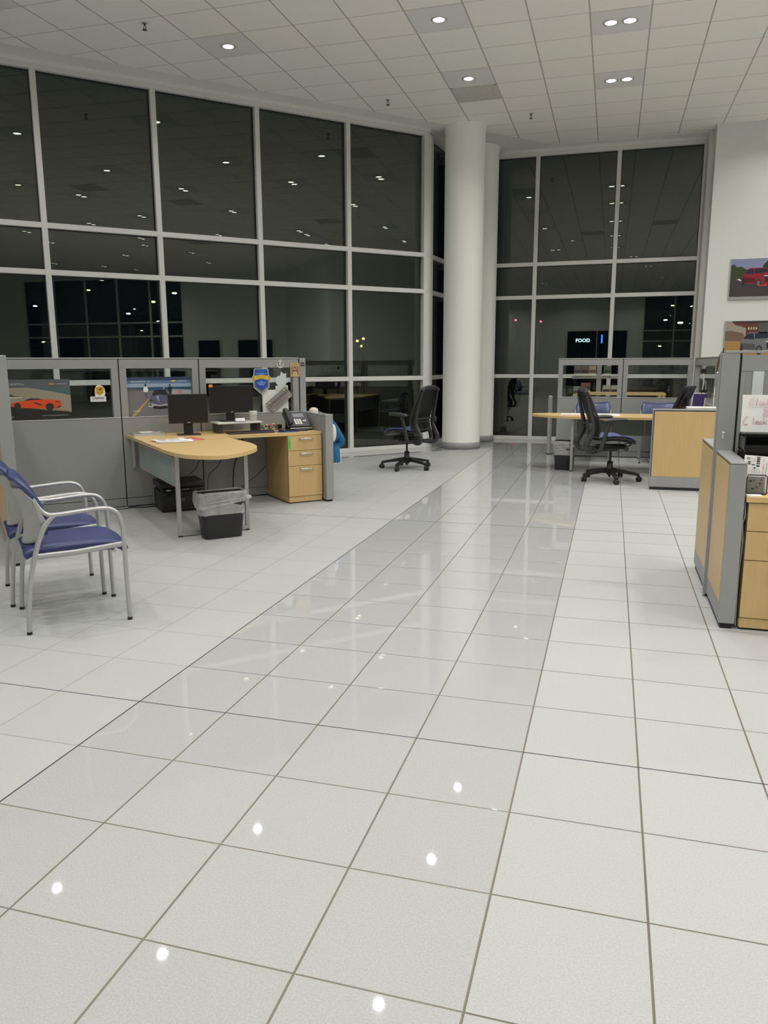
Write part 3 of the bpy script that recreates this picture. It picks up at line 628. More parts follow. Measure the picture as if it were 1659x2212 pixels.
# ------------------------------------------------------------------ guest chairs (faces +x)
def chair():
    r_ = thing('guest_chair', 'x', 'chair')
    for sg in (-1, 1):
        y = 0.252 * sg
        P = [(0.258, y, 0.012), (0.255, y, 0.27), (0.253, y, 0.47), (0.249, y, 0.55), (0.232, y, 0.606), (0.198, y, 0.638), (0.145, y, 0.648), (0.047, y, 0.643), (-0.07, y, 0.635), (-0.125, y, 0.640), (-0.158, y * 0.99, 0.672), (-0.185, y * 0.98, 0.73)]
        MB().tube(P, [0.0128] * 9 + [0.0125, 0.011, 0.006], M_CHSIL, 12, smooth_k=5).build('front_leg', r_)
        P = [(-0.262, y, 0.012), (-0.253, y, 0.135), (-0.235, y, 0.285), (-0.207, y, 0.405), (-0.178, y, 0.50), (-0.145, y, 0.575), (-0.098, y, 0.628), (-0.06, y, 0.635)]
        MB().tube(P, [0.0128, 0.0128, 0.0128, 0.013, 0.014, 0.015, 0.013, 0.011], M_CHSIL, 12, smooth_k=5).build('rear_leg', r_)
        for x, in ((0.258,), (-0.262,)): MB().cyl((x, y, 0), (x, y, 0.016), 0.0138, M_RUB, 12).build('rubber_foot', r_)
        MB().tube([(-0.205, y, 0.420), (0.0, y, 0.421), (0.252, y, 0.440)], 0.010, M_CHSIL, 8, flat=(1.5, 0.7, (0, 0, 1))).build('side_rail', r_)
        # wing joining the arm to the back shell
        MB().sheet(lambda u, v: (-0.13 - 0.055 * u - 0.03 * v * (1 - u), y * (1 - 0.03 * v), 0.60 + 0.13 * u - 0.02 * v), 6, 3, 0.008 * -sg, M_SHELL).build('arm_wing', r_)
    MB().tube([(0.2, -0.25, 0.405), (0.2, 0.25, 0.405)], 0.009, M_CHSIL, 8).tube([(-0.17, -0.25, 0.408), (-0.17, 0.25, 0.408)], 0.009, M_CHSIL, 8).build('cross_rail', r_)
    def seat(u, v):      # u along x, v along y
        x = -0.255 + 0.535 * u; yy = (v - 0.5) * 2; hw = 0.236 - 0.02 * (1 - u) - 0.018 * max(0, u - 0.85) / 0.15
        z = 0.462 + 0.018 * math.sin(u * PI * 0.9) - 0.012 * (1 - yy * yy) * math.sin(PI * u)
        if u > 0.8: z -= 0.042 * ((u - 0.8) / 0.2) ** 2
        if u < 0.08: z -= 0.016 * (1 - u / 0.08)
        z -= 0.020 * abs(yy) ** 6
        return (x, yy * hw, z)
    MB().sheet(seat, 26, 20, lambda u, v: -0.052 * (0.62 + 0.38 * min(1, 7 * min(u, 1 - u, v, 1 - v))), M_VINYL).build('seat', r_)
    MB().box(-0.18, 0.2, -0.19, 0.19, 0.400, 0.424, M_DGREY, 0.004).build('seat_pan', r_)
    def prof(z):
        t = [(0.44, -0.238), (0.50, -0.222), (0.56, -0.216), (0.64, -0.222), (0.71, -0.242), (0.78, -0.272), (0.86, -0.31)]
        for (a, xa), (b, xb) in zip(t[:-1], t[1:]):
            if z <= b: return xa + (xb - xa) * (z - a) / (b - a)
        return t[-1][1]
    def back(u, v, off=0.0, top=0.772, hw0=0.247, bot=0.455):
        yy = (u - 0.5) * 2
        zt = top + 0.022 * abs(yy) ** 2 - 0.06 * max(0, abs(yy) - 0.86) / 0.14 * max(0, abs(yy) - 0.86) / 0.14
        zb = bot + 0.05 * abs(yy) ** 3
        z = zb + (zt - zb) * v
        hw = hw0 * (0.80 + 0.20 * min(1, max(0, (z - 0.45) / 0.18)))
        wrap = 0.075 * abs(yy) ** 2.4 * (1 - 0.55 * max(0, (z - 0.68) / 0.14))
        return (prof(z) + wrap + off, yy * hw, z)
    MB().sheet(lambda u, v: back(u, v), 26, 18, -0.010, M_SHELL).build('back_shell', r_)
    def cush(u, v):
        e = min(1, 8 * min(u, 1 - u)); e2 = min(1, 8 * min(v, 1 - v))
        p = back(u, v, 0.002, 0.818, 0.251, 0.475); return p
    MB().sheet(cush, 26, 18, lambda u, v: 0.044 * (0.45 + 0.6 * min(1, 7 * min(u, 1 - u)) ** 0.5 * min(1, 7 * min(v, 1 - v)) ** 0.5), M_VINYL).build('back_cushion', r_)
    return r_
c0 = chair()
def at_l(a, b): return LW(a, -b)
g_ = 'blue vinyl guest chairs with silver frames'
c0.location = at_l(-0.075, -1.395); c0.rotation_euler = (0, 0, D45); c0['label'] = 'blue vinyl armchair with silver legs at left, the one nearest the camera'; c0['group'] = g_
copy_tree(c0, at_l(-0.118, -1.975), D45, 'blue vinyl armchair with silver legs at left, the farther one behind its twin')
copy_tree(c0, (1.63, 9.14, 0), -PI / 2, 'blue vinyl guest chair behind the rear right desk, left one')
copy_tree(c0, (2.56, 9.14, 0), -PI / 2, 'blue vinyl guest chair behind the rear right desk, right one near the tilted monitor')

# ------------------------------------------------------------------ task chairs (faces +x)
def task_chair(a0):
    r_ = thing('task_chair', 'x', 'chair')
    MB().lathe([(0.001, 0.075), (0.03, 0.07), (0.045, 0.09), (0.048, 0.15), (0.036, 0.165), (0.034, 0.235), (0.001, 0.237)], M_BLK, 24).build('hub', r_)
    MB().cyl((0, 0, 0.045), (0, 0, 0.08), 0.014, M_BLK, 12).cyl((0, 0, 0.23), (0, 0, 0.39), 0.014, M_GBLK, 16).build('gas_column', r_)
    for k in range(5):
        a = a0 + k * 2 * PI / 5; c, s = math.cos(a), math.sin(a); Mx = Matrix.Rotation(a, 4, 'Z')
        mb = MB(); mb.prism([(0.03, 0.095), (0.12, 0.098), (0.345, 0.072), (0.352, 0.085), (0.345, 0.098), (0.12, 0.142), (0.03, 0.158)], -0.022, 0.022, M_BLK, 'y', Mx)
        mb.box(0.315, 0.352, -0.024, 0.024, 0.064, 0.092, M_BLK, 0.006, Mx); leg = mb.build('base_arm', r_)
        w1 = MB(); ca = a + 0.7 + k
        Mc = Matrix.Translation((c * 0.345, s * 0.345, 0)) @ Matrix.Rotation(ca, 4, 'Z')
        for sg in (-1, 1):
            w1.lathe([(0.001, -0.011), (0.026, -0.011), (0.030, -0.006), (0.030, 0.006), (0.026, 0.011), (0.001, 0.011)], M_BLK, 22, Mc @ RM(PI / 2, 0, 0, (0, sg * 0.017, 0.030)))
        w1.box(-0.012, 0.012, -0.006, 0.006, 0.03, 0.068, M_BLK, 0, Mc)
        w1.build('caster', leg)
    mb = MB(); mb.box(-0.17, 0.17, -0.085, 0.085, 0.388, 0.44, M_BLK, 0.012); mb.box(-0.20, 0.05, -0.12, 0.12, 0.372, 0.405, M_BLK, 0.010); mb.cyl((0.13, -0.16, 0.405), (0.13, 0.16, 0.405), 0.009, M_BLK, 8)
    mb.cyl((0.13, -0.19, 0.405), (0.13, -0.145, 0.405), 0.026, M_DGREY, 16); mb.cyl((0.10, 0.145, 0.41), (0.10, 0.2, 0.41), 0.018, M_DGREY, 12)
    mb.tube([(0.16, -0.10, 0.42), (0.20, -0.14, 0.45), (0.16, -0.17, 0.47), (0.11, -0.14, 0.46)], 0.007, M_BLK, 6, smooth_k=3); mb.build('tilt_mechanism', r_)
    def seat(u, v):
        x = -0.225 + 0.47 * u; yy = (v - 0.5) * 2; hw = 0.245 - 0.03 * (1 - u) ** 2 - 0.045 * max(0, (u - 0.75) / 0.25) ** 2
        z = 0.535 + 0.022 * math.sin(PI * min(1, u * 1.1)) + 0.012 * yy * yy
        if u > 0.7: z -= 0.05 * ((u - 0.7) / 0.3) ** 2
        return (x, yy * hw, z)
    MB().sheet(seat, 24, 20, lambda u, v: -0.035 * (0.3 + 0.7 * min(1, 7 * min(u, 1 - u, v, 1 - v))), M_BFAB).build('seat', r_)
    def pan(u, v):
        x, y, z = seat(u, v); return (x * 0.985, y * 0.985, z - 0.028)
    MB().sheet(pan, 16, 14, lambda u, v: -0.04 * (0.3 + 0.7 * min(1, 4 * min(u, 1 - u, v, 1 - v))), M_DGREY).build('seat_pan', r_)
    for sg in (-1, 1):
        P = [(-0.385, 0.175 * sg, 1.075), (-0.355, 0.185 * sg, 0.98), (-0.325, 0.195 * sg, 0.86), (-0.292, 0.20 * sg, 0.73), (-0.285, 0.2 * sg, 0.62), (-0.325, 0.2 * sg, 0.53), (-0.36, 0.2 * sg, 0.46), (-0.345, 0.19 * sg, 0.395), (-0.27, 0.165 * sg, 0.372), (-0.15, 0.11 * sg, 0.385)]
        MB().tube(P, [0.012, 0.015, 0.018, 0.021, 0.024, 0.026, 0.026, 0.026, 0.024, 0.020], M_DGREY, 12, smooth_k=6, flat=(1.25, 0.8, (1, 0, 0))).build('back_spar', r_)
        MB().ball((-0.388, 0.178 * sg, 1.07), 0.018, M_DGREY).build('spar_joint', r_)
        arm = MB(); y = 0.285 * sg
        arm.tube([(-0.20, 0.17 * sg, 0.388), (-0.21, 0.25 * sg, 0.392), (-0.205, y, 0.42), (-0.175, y, 0.53), (-0.135, y, 0.68), (-0.115, y, 0.725)], [0.02, 0.021, 0.022, 0.02, 0.019, 0.024], M_DGREY, 12, smooth_k=5, flat=(1.35, 0.8, (1, 0, 0)))
        ao = arm.build('armrest', r_)
        MB().tube([(-0.21, y, 0.735), (-0.19, y, 0.742), (-0.10, y * 0.99, 0.752), (0.0, y * 0.97, 0.756), (0.075, y * 0.93, 0.752), (0.09, y * 0.92, 0.745)], [0.012, 0.032, 0.040, 0.038, 0.034, 0.012], M_DGREY, 14, smooth_k=4, flat=(0.62, 1.15, (0, 0, 1))).build('arm_pad', ao)
    def bk(u, v):
        yy = (u - 0.5) * 2; z = 0.545 + 0.575 * v
        xc = -0.258 + 0.030 * math.sin(PI * min(1, 1.6 * v + 0.1)) - 0.118 * v ** 2.2
        hw = 0.200 + 0.030 * math.sin(PI * min(1, v * 1.05)) - 0.008 * v
        z2 = z - 0.03 * abs(yy) ** 3 * v * 1.2
        return (xc + 0.030 * yy * yy * (1 - 0.8 * v), yy * hw, z2)
    MB().sheet(bk, 22, 26, 0.004, M_MESH).build('back_mesh', r_)
    rim = [bk(0, v / 12) for v in range(13)] + [bk(u / 10, 1) for u in range(1, 11)] + [bk(1, 1 - v / 12) for v in range(1, 13)] + [bk(1 - u / 10, 0) for u in range(1, 10)]
    MB().tube(rim, 0.009, M_DGREY, 8, closed=True, flat=(1.0, 1.3, (1, 0, 0))).build('back_rim', r_)
    MB().sheet(lambda u, v: (lambda p: (p[0] - 0.006, p[1] * 0.98, p[2]))(bk(u, 0.93 + 0.075 * v)), 16, 4, -0.012, M_DGREY).build('top_band', r_)
    MB().tube([(-0.292, -0.2, 0.69), (-0.30, 0, 0.695), (-0.292, 0.2, 0.69)], 0.012, M_BLK, 8, smooth_k=5).tube([(-0.292, -0.2, 0.655), (-0.295, 0, 0.65), (-0.292, 0.2, 0.655)], 0.008, M_BLK, 8, smooth_k=5).ball((-0.31, -0.205, 0.672), 0.04, M_DGREY, sc=(0.9, 0.35, 1.1)).build('lumbar_bar', r_)
    return r_
tc = task_chair(math.radians(190 - 159))
tc.location = (-0.765, 7.53, 0); tc.rotation_euler = (0, 0, math.radians(159)); tc['group'] = 'black mesh task chairs with blue seats'
tc['label'] = 'black mesh-back swivel chair with blue seat standing alone left of the white column'
tc2 = task_chair(math.radians(211.7 - 18)); tc2.location = (1.903, 7.09, 0); tc2.rotation_euler = (0, 0, math.radians(18)); tc2['group'] = 'black mesh task chairs with blue seats'
tc2['label'] = 'black mesh-back swivel chair with blue seat at the rear right desk'

# ------------------------------------------------------------------ waste bins
def bin_(label, loc, rz, wx, wy):
    r_ = thing('waste_bin', label, 'bin', loc, rz, None)
    def ring(k, z, inset=0.0):
        hx, hy, rr = wx / 2 * k - inset, wy / 2 * k - inset, 0.045; out = []
        for cx, cy_, a0 in ((hx - rr, hy - rr, 0), (-hx + rr, hy - rr, 90), (-hx + rr, -hy + rr, 180), (hx - rr, -hy + rr, 270)):
            for i in range(6):
                a = math.radians(a0 + 18 * i); out.append((cx + rr * math.cos(a), cy_ + rr * math.sin(a), z))
        return out
    def loft(mb, rings, m, cap=None):
        n = len(rings[0]); vs = [p for r in rings for p in r]
        mb.add(vs, [(i * n + k, i * n + (k + 1) % n, (i + 1) * n + (k + 1) % n, (i + 1) * n + k) for i in range(len(rings) - 1) for k in range(n)], m, True)
        if cap is not None: mb.add(rings[cap], [list(range(n))], m)
    mb = MB(); loft(mb, [ring(0.80, 0.0), ring(0.80, 0.004), ring(0.98, 0.355), ring(1.0, 0.36), ring(1.0, 0.375), ring(0.985, 0.376, 0.004), ring(0.96, 0.34, 0.006), ring(0.79, 0.02, 0.006)], M_BLK, 0); mb.build('body', r_)
    mb = MB(); rings = []
    rnd = random.Random(3)
    for z, k, am in ((0.20, 0.93, 0.002), (0.34, 0.95, 0.001), (0.378, 0.965, 0.001), (0.389, 1.0, 0.003), (0.383, 1.03, 0.004), (0.36, 1.045, 0.004), (0.31, 1.03, 0.006), (0.25, 1.0, 0.004)):
        R = []
        for i, p in enumerate(ring(k, z)):
            q = am * math.sin(i * 2.7 + z * 60) + am * 0.8 * rnd.uniform(-1, 1); L = math.hypot(p[0], p[1])
            dz = 0.0
            if z in (0.25,): dz = 0.055 * (p[0] / wx + 0.5)
            if z in (0.31,): dz = 0.03 * (p[0] / wx + 0.5)
            R.append((p[0] * (1 + q / L), p[1] * (1 + q / L), z + dz + 0.004 * math.sin(i * 1.9)))
        rings.append(R)
    loft(mb, rings, M_FILM); lo = mb.build('bin_liner', r_)
    mb = MB(); mb.ball((wx * 0.53, -wy * 0.45, 0.33), 0.03, M_FILM, sc=(1, 0.7, 0.6)); mb.tube([(wx * 0.5, -wy * 0.46, 0.33), (wx * 0.1, -wy * 0.535, 0.32), (-wx * 0.4, -wy * 0.53, 0.30)], 0.004, M_FILM, 6, smooth_k=4); mb.build('liner_knot', lo)
    return r_
bin_('black waste bin with clear liner in front of the left desk leg', LW(1.285, 2.975), D45 + 0.02, 0.40, 0.20)
bin_('black waste bin with clear liner under the rear right desk', (1.30, 8.02, 0), -0.08, 0.25, 0.34)

# ------------------------------------------------------------------ left desk contents
DZ = 0.728
def monitor(label, loc, rz, w_=0.38, h_=0.265, zc=0.25, tilt=0.0, logo=True, group=None, cable=True):
    r_ = thing('monitor', label, 'monitor', loc, rz, group)
    Mx = RM(tilt, 0, 0, (0, 0, zc))
    MB().box(-w_ / 2, w_ / 2, -0.014, 0.012, -h_ / 2, h_ / 2, M_BLK, 0.003, Mx).box(-w_ / 2 * 0.7, w_ / 2 * 0.7, 0.012, 0.034, -h_ / 2 * 0.7, h_ / 2 * 0.7, M_BLK, 0.008, Mx).build('housing', r_)
    MB().box(-w_ / 2 + 0.009, w_ / 2 - 0.009, -0.0155, -0.0135, -h_ / 2 + 0.016, h_ / 2 - 0.009, M_SCREEN, 0, Mx).build('screen', r_)
    mb = MB(); mb.box(-0.045, 0.045, 0.034, 0.05, 0.008, zc + 0.03, M_BLK, 0.004); st = mb.build('stand', r_)
    MB().box(-0.11, 0.11, -0.06, 0.11, 0, 0.010, M_BLK, 0.004).build('stand_foot', r_)
    if logo:
        mb = Art(); mb.box(-0.012, 0.012, -0.0165, -0.0155, -h_ / 2 + 0.003, -h_ / 2 + 0.012, M_GINK, 0, Mx); mb.build('badge', r_)
    return r_
monitor('black monitor on the left desk, nearer one standing directly on the desk', LW(1.435, 4.42, DZ), D45 - 0.12, h_=0.285, zc=0.258)
mst = thing('monitor_riser', 'pale plastic monitor riser stand on the left desk', 'stand', LW(1.95, 4.50, DZ), D45)
MB().box(-0.235, 0.235, -0.13, 0.13, 0.092, 0.108, M_WPLAS, 0.005).build('shelf', mst)
for x in (-0.20, 0.20): MB().box(x - 0.02, x + 0.02, -0.10, 0.11, 0, 0.092, M_DGREY, 0.004).build('leg', mst)
monitor('black monitor on the pale riser, beside the award badge', LW(1.92, 4.56, DZ + 0.108), D45 + 0.03, w_=0.46, h_=0.275, zc=0.225)
o = MB().ball((0, 0, 0), 0.02, M_ORG, sc=(1.15, 0.12, 0.8)).build('orange_sticker', loc=LW(1.705, 4.538, DZ + 0.47), rz=D45); tag(o, 'small orange sticker on the corner of the riser monitor', 'sticker')
# cup with dark text
r_ = thing('cup', 'light grey cup with dark lettering on the riser stand', 'cup', LW(2.12, 4.47, DZ + 0.108), D45)
MB().lathe([(0.001, 0), (0.034, 0), (0.042, 0.10), (0.042, 0.103), (0.039, 0.103), (0.032, 0.006), (0.001, 0.006)], M_CREAM, 28).build('body', r_)
mb = Art(); mb.text('TEXAS AUTO', 0, 0.05, 0.013, M_INK, 1, align='CENTER', y=-0.042); mb.build('lettering', r_, 'dark lettering')
r_ = thing('card_holder', 'small holder of white business cards on the riser edge', 'holder', LW(1.955, 4.40, DZ + 0.108), D45)
MB().box(-0.055, 0.055, -0.02, 0.02, 0, 0.006, M_BINK, 0.001).box(-0.05, 0.05, -0.018, 0.0, 0.006, 0.014, M_WPLAS).build('base', r_); MB().box(-0.047, 0.047, -0.02, 0.016, 0.007, 0.036, M_WHITE, 0, RM(-0.35)).build('cards', r_)
# keyboard
r_ = thing('keyboard', 'black keyboard in front of the riser on the left desk', 'keyboard', LW(2.02, 4.285, DZ), D45)
MB().box(-0.235, 0.235, -0.075, 0.075, 0, 0.018, M_DGREY, 0.005).build('body', r_)
kb = MB()
for j in range(5):
    for i in range(21): kb.box(-0.226 + i * 0.0217, -0.226 + i * 0.0217 + 0.018, -0.066 + j * 0.026, -0.066 + j * 0.026 + 0.021, 0.018, 0.025, M_BLK)
kb.build('keys', r_)
o = MB().box(-0.11, 0.11, -0.09, 0.09, 0, 0.003, mat('pad_blue', (0.02, 0.05, 0.17), 0.6), 0.001).build('mouse_pad', loc=LW(2.40, 4.27, DZ), rz=D45); tag(o, 'blue mouse pad beside the keyboard', 'mouse pad')
r_ = thing('mouse', 'black computer mouse on the blue pad', 'mouse', LW(2.36, 4.28, DZ + 0.003), D45 + 0.3)
MB().ball((0, 0, 0.008), 0.05, M_DGREY, sc=(0.62, 1.0, 0.5)).build('shell', r_); MB().cyl((-0.005, -0.028, 0.027), (0.005, -0.028, 0.027), 0.007, M_BLK, 10).build('wheel', r_)
# desk phone
r_ = thing('desk_phone', 'black desk phone with white keys on the left desk', 'phone', LW(2.575, 4.42, DZ), D45 - 0.05)
Mp = RM(0.62, 0, 0, (0, -0.09, 0.03))
MB().box(-0.12, 0.14, -0.10, 0.09, 0, 0.018, M_BLK, 0.005).box(-0.105, 0.12, 0.03, 0.06, 0.012, 0.14, M_BLK, 0.004).build('base', r_)
MB().box(-0.125, 0.135, 0.0, 0.235, -0.004, 0.022, M_DGREY, 0.006, Mp).build('face', r_)
MB().box(-0.105, 0.14, -0.108, -0.098, 0.018, 0.032, M_SILV, 0.003).build('trim_bar', r_)
MB().box(-0.03, 0.09, 0.14, 0.20, 0.022, 0.026, mat('phone_lcd', (0.20, 0.21, 0.23), 0.25), 0.001, Mp).build('display', r_)
kk = MB()
for j in range(4):
    for i in range(3): kk.box(-0.035 + i * 0.028, -0.035 + i * 0.028 + 0.019, 0.028 + j * 0.022, 0.028 + j * 0.022 + 0.014, 0.022, 0.027, M_WHITE, 0, Mp)
kk.box(0.065, 0.075, 0.07, 0.092, 0.022, 0.026, M_WHITE, 0, Mp).box(0.085, 0.095, 0.075, 0.097, 0.022, 0.026, M_WHITE, 0, Mp); kk.build('keypad', r_)
MB().tube([(-0.10, 0.235, 0.045), (-0.10, 0.20, 0.065), (-0.10, 0.12, 0.062), (-0.10, 0.04, 0.06), (-0.10, 0.005, 0.045)], [0.024, 0.030, 0.022, 0.030, 0.024], M_BLK, 12, Mp, smooth_k=5).build('handset', r_)
# small basket of sweets
r_ = thing('wire_basket', 'small clear tray of colourful wrapped sweets behind the keyboard', 'basket', LW(2.31, 4.54, DZ), D45)
MB().box(-0.085, 0.085, -0.05, 0.05, 0, 0.004, M_ACRYL).box(-0.085, 0.085, -0.05, -0.047, 0, 0.06, M_ACRYL).box(-0.085, -0.082, -0.05, 0.05, 0, 0.06, M_ACRYL).box(0.082, 0.085, -0.05, 0.05, 0, 0.06, M_ACRYL).build('tray', r_)
sw = MB(); rnd = random.Random(5); cols = [M_RED, M_WHITE, M_GREEN, flat('sweet_tan', (190, 150, 100)), M_INK, M_RED]
for i in range(34): sw.ball((rnd.uniform(-0.07, 0.07), rnd.uniform(-0.036, 0.036), rnd.uniform(0.012, 0.062)), 0.012, cols[i % 6], sc=(1.3, 0.8, 0.7), n=8)
o = sw.build('sweets'); o.location = LW(2.31, 4.54, DZ + 0.002); o.rotation_euler = (0, 0, D45); tag(o, 'colourful wrapped sweets heaped in the clear tray', 'sweets', kind='stuff')
o = MB().box(-0.03, 0.03, -0.02, 0.02, 0, 0.055, M_BLK, 0.006).build('black_gadget', loc=LW(2.43, 4.56, DZ), rz=D45 + 0.2); tag(o, 'small black gadget beside the sweets tray', 'gadget')
o = MB().tube([(-0.07, 0, 0.007), (0, 0.01, 0.012), (0.07, 0, 0.007)], 0.008, M_BLK, 8, smooth_k=3).box(-0.05, 0.06, -0.025, 0.025, 0, 0.012, M_BLK, 0.004).build('spectacle_case', loc=LW(2.56, 4.26, DZ), rz=D45 - 0.1); tag(o, 'small flat black case in front of the desk phone', 'case')
# books and papers
bz = DZ
for k, (w_, d_, h_, m_, a_, lab) in enumerate(((0.30, 0.21, 0.017, flat('book_tan', (150, 142, 110)), 0.02, 'tan-edged book at the bottom of the stack on the left desk'), (0.29, 0.21, 0.012, flat('book_grey', (120, 132, 130)), -0.02, 'grey-green magazine in the middle of the stack on the left desk'), (0.19, 0.10, 0.008, M_WHITE, 0.06, 'white booklet with red and blue print topping the book stack'))):
    r_ = thing('book', lab, 'book', LW(1.06 + 0.02 * (k == 2), 4.56, bz), D45 + a_, 'books stacked on the left desk')
    MB().box(-w_ / 2, w_ / 2, -d_ / 2, d_ / 2, 0.001, h_ - 0.001, M_CREAM).build('pages', r_)
    mb = MB(); mb.box(-w_ / 2 - 0.002, w_ / 2 + 0.002, -d_ / 2 - 0.002, d_ / 2 + 0.002, 0, 0.0012, m_).box(-w_ / 2 - 0.002, w_ / 2 + 0.002, -d_ / 2 - 0.002, d_ / 2 + 0.002, h_ - 0.0012, h_, m_)
    if k == 2: mb.box(0.02, 0.05, -0.05, 0.03, h_, h_ + 0.0003, M_RED); mb.box(0.055, 0.09, -0.04, 0.05, h_, h_ + 0.0003, M_BINK)
    mb.build('cover', r_); bz += h_
def paper(label, loc, rz, w_=0.28, d_=0.216, curl=0.006, m_=None, prints=(), th=0.0015):
    m_ = m_ or M_WHITE
    mb = MB(); mb.sheet(lambda u, v: ((u - 0.5) * w_, (v - 0.5) * d_, curl * (abs(u - 0.5) * 2) ** 3 * (0.4 + 0.6 * v)), 10, 6, -th, m_)
    for (x0, x1, y0, y1, pm) in prints:
        mb.sheet(lambda u, v: (x0 + (x1 - x0) * u, y0 + (y1 - y0) * v, curl * (abs((x0 + (x1 - x0) * u) / w_) * 2) ** 3 * (0.4 + 0.6 * ((y0 + (y1 - y0) * v) / d_ + 0.5)) + 0.0007), 4, 2, -0.0003, pm)
    o = mb.build('paper_sheet', loc=(loc[0], loc[1], loc[2] + th + 0.0005), rz=rz); return tag(o, label, 'paper', 'loose papers on the left desk')
M_RPR = flat('red_flyer', (200, 70, 80))
paper('red and white flyer under the papers on the left desk', LW(1.27, 3.93, DZ), D45 + 0.35, m_=M_RPR, prints=((-0.1, 0.11, -0.06, -0.045, M_WHITE), (-0.1, 0.08, -0.02, 0.0, M_WHITE), (-0.08, 0.10, 0.04, 0.055, M_WHITE)))
paper('white printed paper at the bottom of the pile on the left desk', LW(1.14, 3.84, DZ + 0.003), D45 - 0.12, 0.33, 0.24, prints=((-0.12, 0.1, -0.09, -0.085, M_GINK),))
paper('white form with grey printing on top of the left desk papers', LW(1.11, 3.88, DZ + 0.006), D45 + 0.1, 0.29, 0.22, 0.012, prints=((-0.09, -0.02, 0.02, 0.07, M_GINK), (0.01, 0.10, 0.03, 0.06, M_GINK), (-0.1, 0.1, -0.03, -0.026, M_GINK), (-0.1, 0.1, -0.05, -0.046, M_GINK), (-0.1, 0.08, -0.07, -0.066, M_GINK)))
# printer
r_ = thing('printer', 'black all-in-one printer on the floor beneath the left desk', 'printer', LW(1.30, 4.25), D45 - 0.03)
MB().box(-0.21, 0.21, 0, 0.36, 0.008, 0.205, M_BLK, 0.012, seg=3).build('body', r_)
MB().box(-0.215, 0.215, -0.02, 0.36, 0.235, 0.295, M_BLK, 0.014, seg=3).box(-0.19, 0.19, 0.03, 0.35, 0.205, 0.236, M_BLK).build('scanner_lid', r_)
MB().box(-0.205, 0.205, -0.035, 0.03, 0.205, 0.238, M_GBLK, 0.006).build('control_panel', r_)
MB().box(-0.165, -0.125, -0.037, -0.034, 0.214, 0.230, M_GINK).box(0.0, 0.02, -0.036, -0.034, 0.222, 0.225, M_WPLAS).box(0.03, 0.05, -0.036, -0.034, 0.222, 0.225, M_WPLAS).build('buttons', r_)
MB().box(-0.15, 0.15, -0.004, 0.002, 0.15, 0.185, M_GBLK).build('output_slot', r_)
mb = Art(); mb.tube([(0.017 * math.cos(t * PI / 12), -0.0035, 0.117 + 0.017 * math.sin(t * PI / 12)) for t in range(24)], 0.0014, M_GINK, 6, closed=True); mb.text('DELL', 0, 0.1125, 0.012, M_WPLAS, 1, align='CENTER', y=-0.0035); mb.build('emblem', r_, 'round grey ring emblem with letters')
mb = MB(); [mb.box(x - 0.02, x + 0.02, y - 0.02, y + 0.02, 0, 0.009, M_RUB) for x in (-0.17, 0.17) for y in (0.04, 0.32)]; mb.build('foot', r_)
# cables
def cable(pts, r, label, m_=None):
    o = MB().tube(pts, r, m_ or M_BLK, 7, smooth_k=6).build('cable'); return tag(o, label, 'cable')
cable([LW(1.60, 4.70, 0.70), LW(1.61, 4.70, 0.5), LW(1.56, 4.69, 0.36), LW(1.47, 4.66, 0.30)], 0.004, 'thin black cable hanging at the joint behind the printer')
cable([LW(1.80, 4.71, 0.70), LW(1.86, 4.69, 0.53), LW(1.80, 4.69, 0.38), LW(1.67, 4.62, 0.28), LW(1.63, 4.55, 0.12), LW(1.62, 4.5, 0.005)], 0.004, 'black cable hanging in an S beside the printer')
cable([LW(2.06, 4.71, 0.70), LW(2.07, 4.69, 0.55), LW(1.98, 4.69, 0.40), LW(1.94, 4.66, 0.2), LW(1.93, 4.6, 0.006)], 0.007, 'thick black cable hanging behind the waste bin')
cable([LW(2.33, 4.71, 0.33), LW(2.2, 4.71, 0.22), LW(2.05, 4.71, 0.12), LW(1.98, 4.69, 0.005)], 0.003, 'thin grey cable slanting down to the kick plate', M_DGREY)
cable([LW(0.72, 4.70, 0.006), LW(0.80, 4.66, 0.006), LW(0.90, 4.69, 0.006), LW(1.02, 4.64, 0.006), LW(1.14, 4.68, 0.006)], 0.005, 'black cable lying along the partition foot beside the printer')
r_ = cable([LW(0.3, 4.73, 0.006), LW(0.5, 4.71, 0.006), LW(0.7, 4.72, 0.006), LW(0.86, 4.70, 0.006)], 0.005, 'white cable lying along the foot of the partition', M_WPLAS)

# ------------------------------------------------------------------ posters and signs on the left partition
def car_side(mb, x, z, s, body, dark, k=3):
    P = lambda L: [(x + a * s, z + b * s) for a, b in L]
    mb.art(P([(0, 0.10), (0.02, 0.06), (0.12, 0.035), (0.9, 0.0), (0.97, 0.03), (1.0, 0.07), (0.99, 0.15), (0.95, 0.18), (0.80, 0.195), (0.66, 0.20), (0.52, 0.225), (0.40, 0.235), (0.28, 0.185), (0.12, 0.16), (0.03, 0.14)]), body, k)
    mb.art(P([(0.25, 0.18), (0.39, 0.235), (0.52, 0.225), (0.66, 0.20), (0.58, 0.198), (0.45, 0.195)]), dark, k + 1)
    mb.art(P([(0.43, 0.145), (0.50, 0.14), (0.62, 0.085), (0.57, 0.075)]), dark, k + 1)
    mb.art(P([(0.86, 0.155), (0.97, 0.15), (0.96, 0.13), (0.88, 0.135)]), dark, k + 1)
    mb.art(P([(0.88, 0.01), (0.97, 0.03), (1.0, 0.07), (0.92, 0.05)]), dark, k + 1)
    for cx, cz, rx in ((0.13, 0.065, 0.066), (0.76, 0.045, 0.085)): mb.aoval(x + cx * s, z + cz * s, rx * s, 0.078 * s, dark, k + 1); mb.aoval(x + cx * s, z + cz * s, rx * 0.62 * s, 0.05 * s, flat('rim_dark', (45, 45, 48)), k + 2)
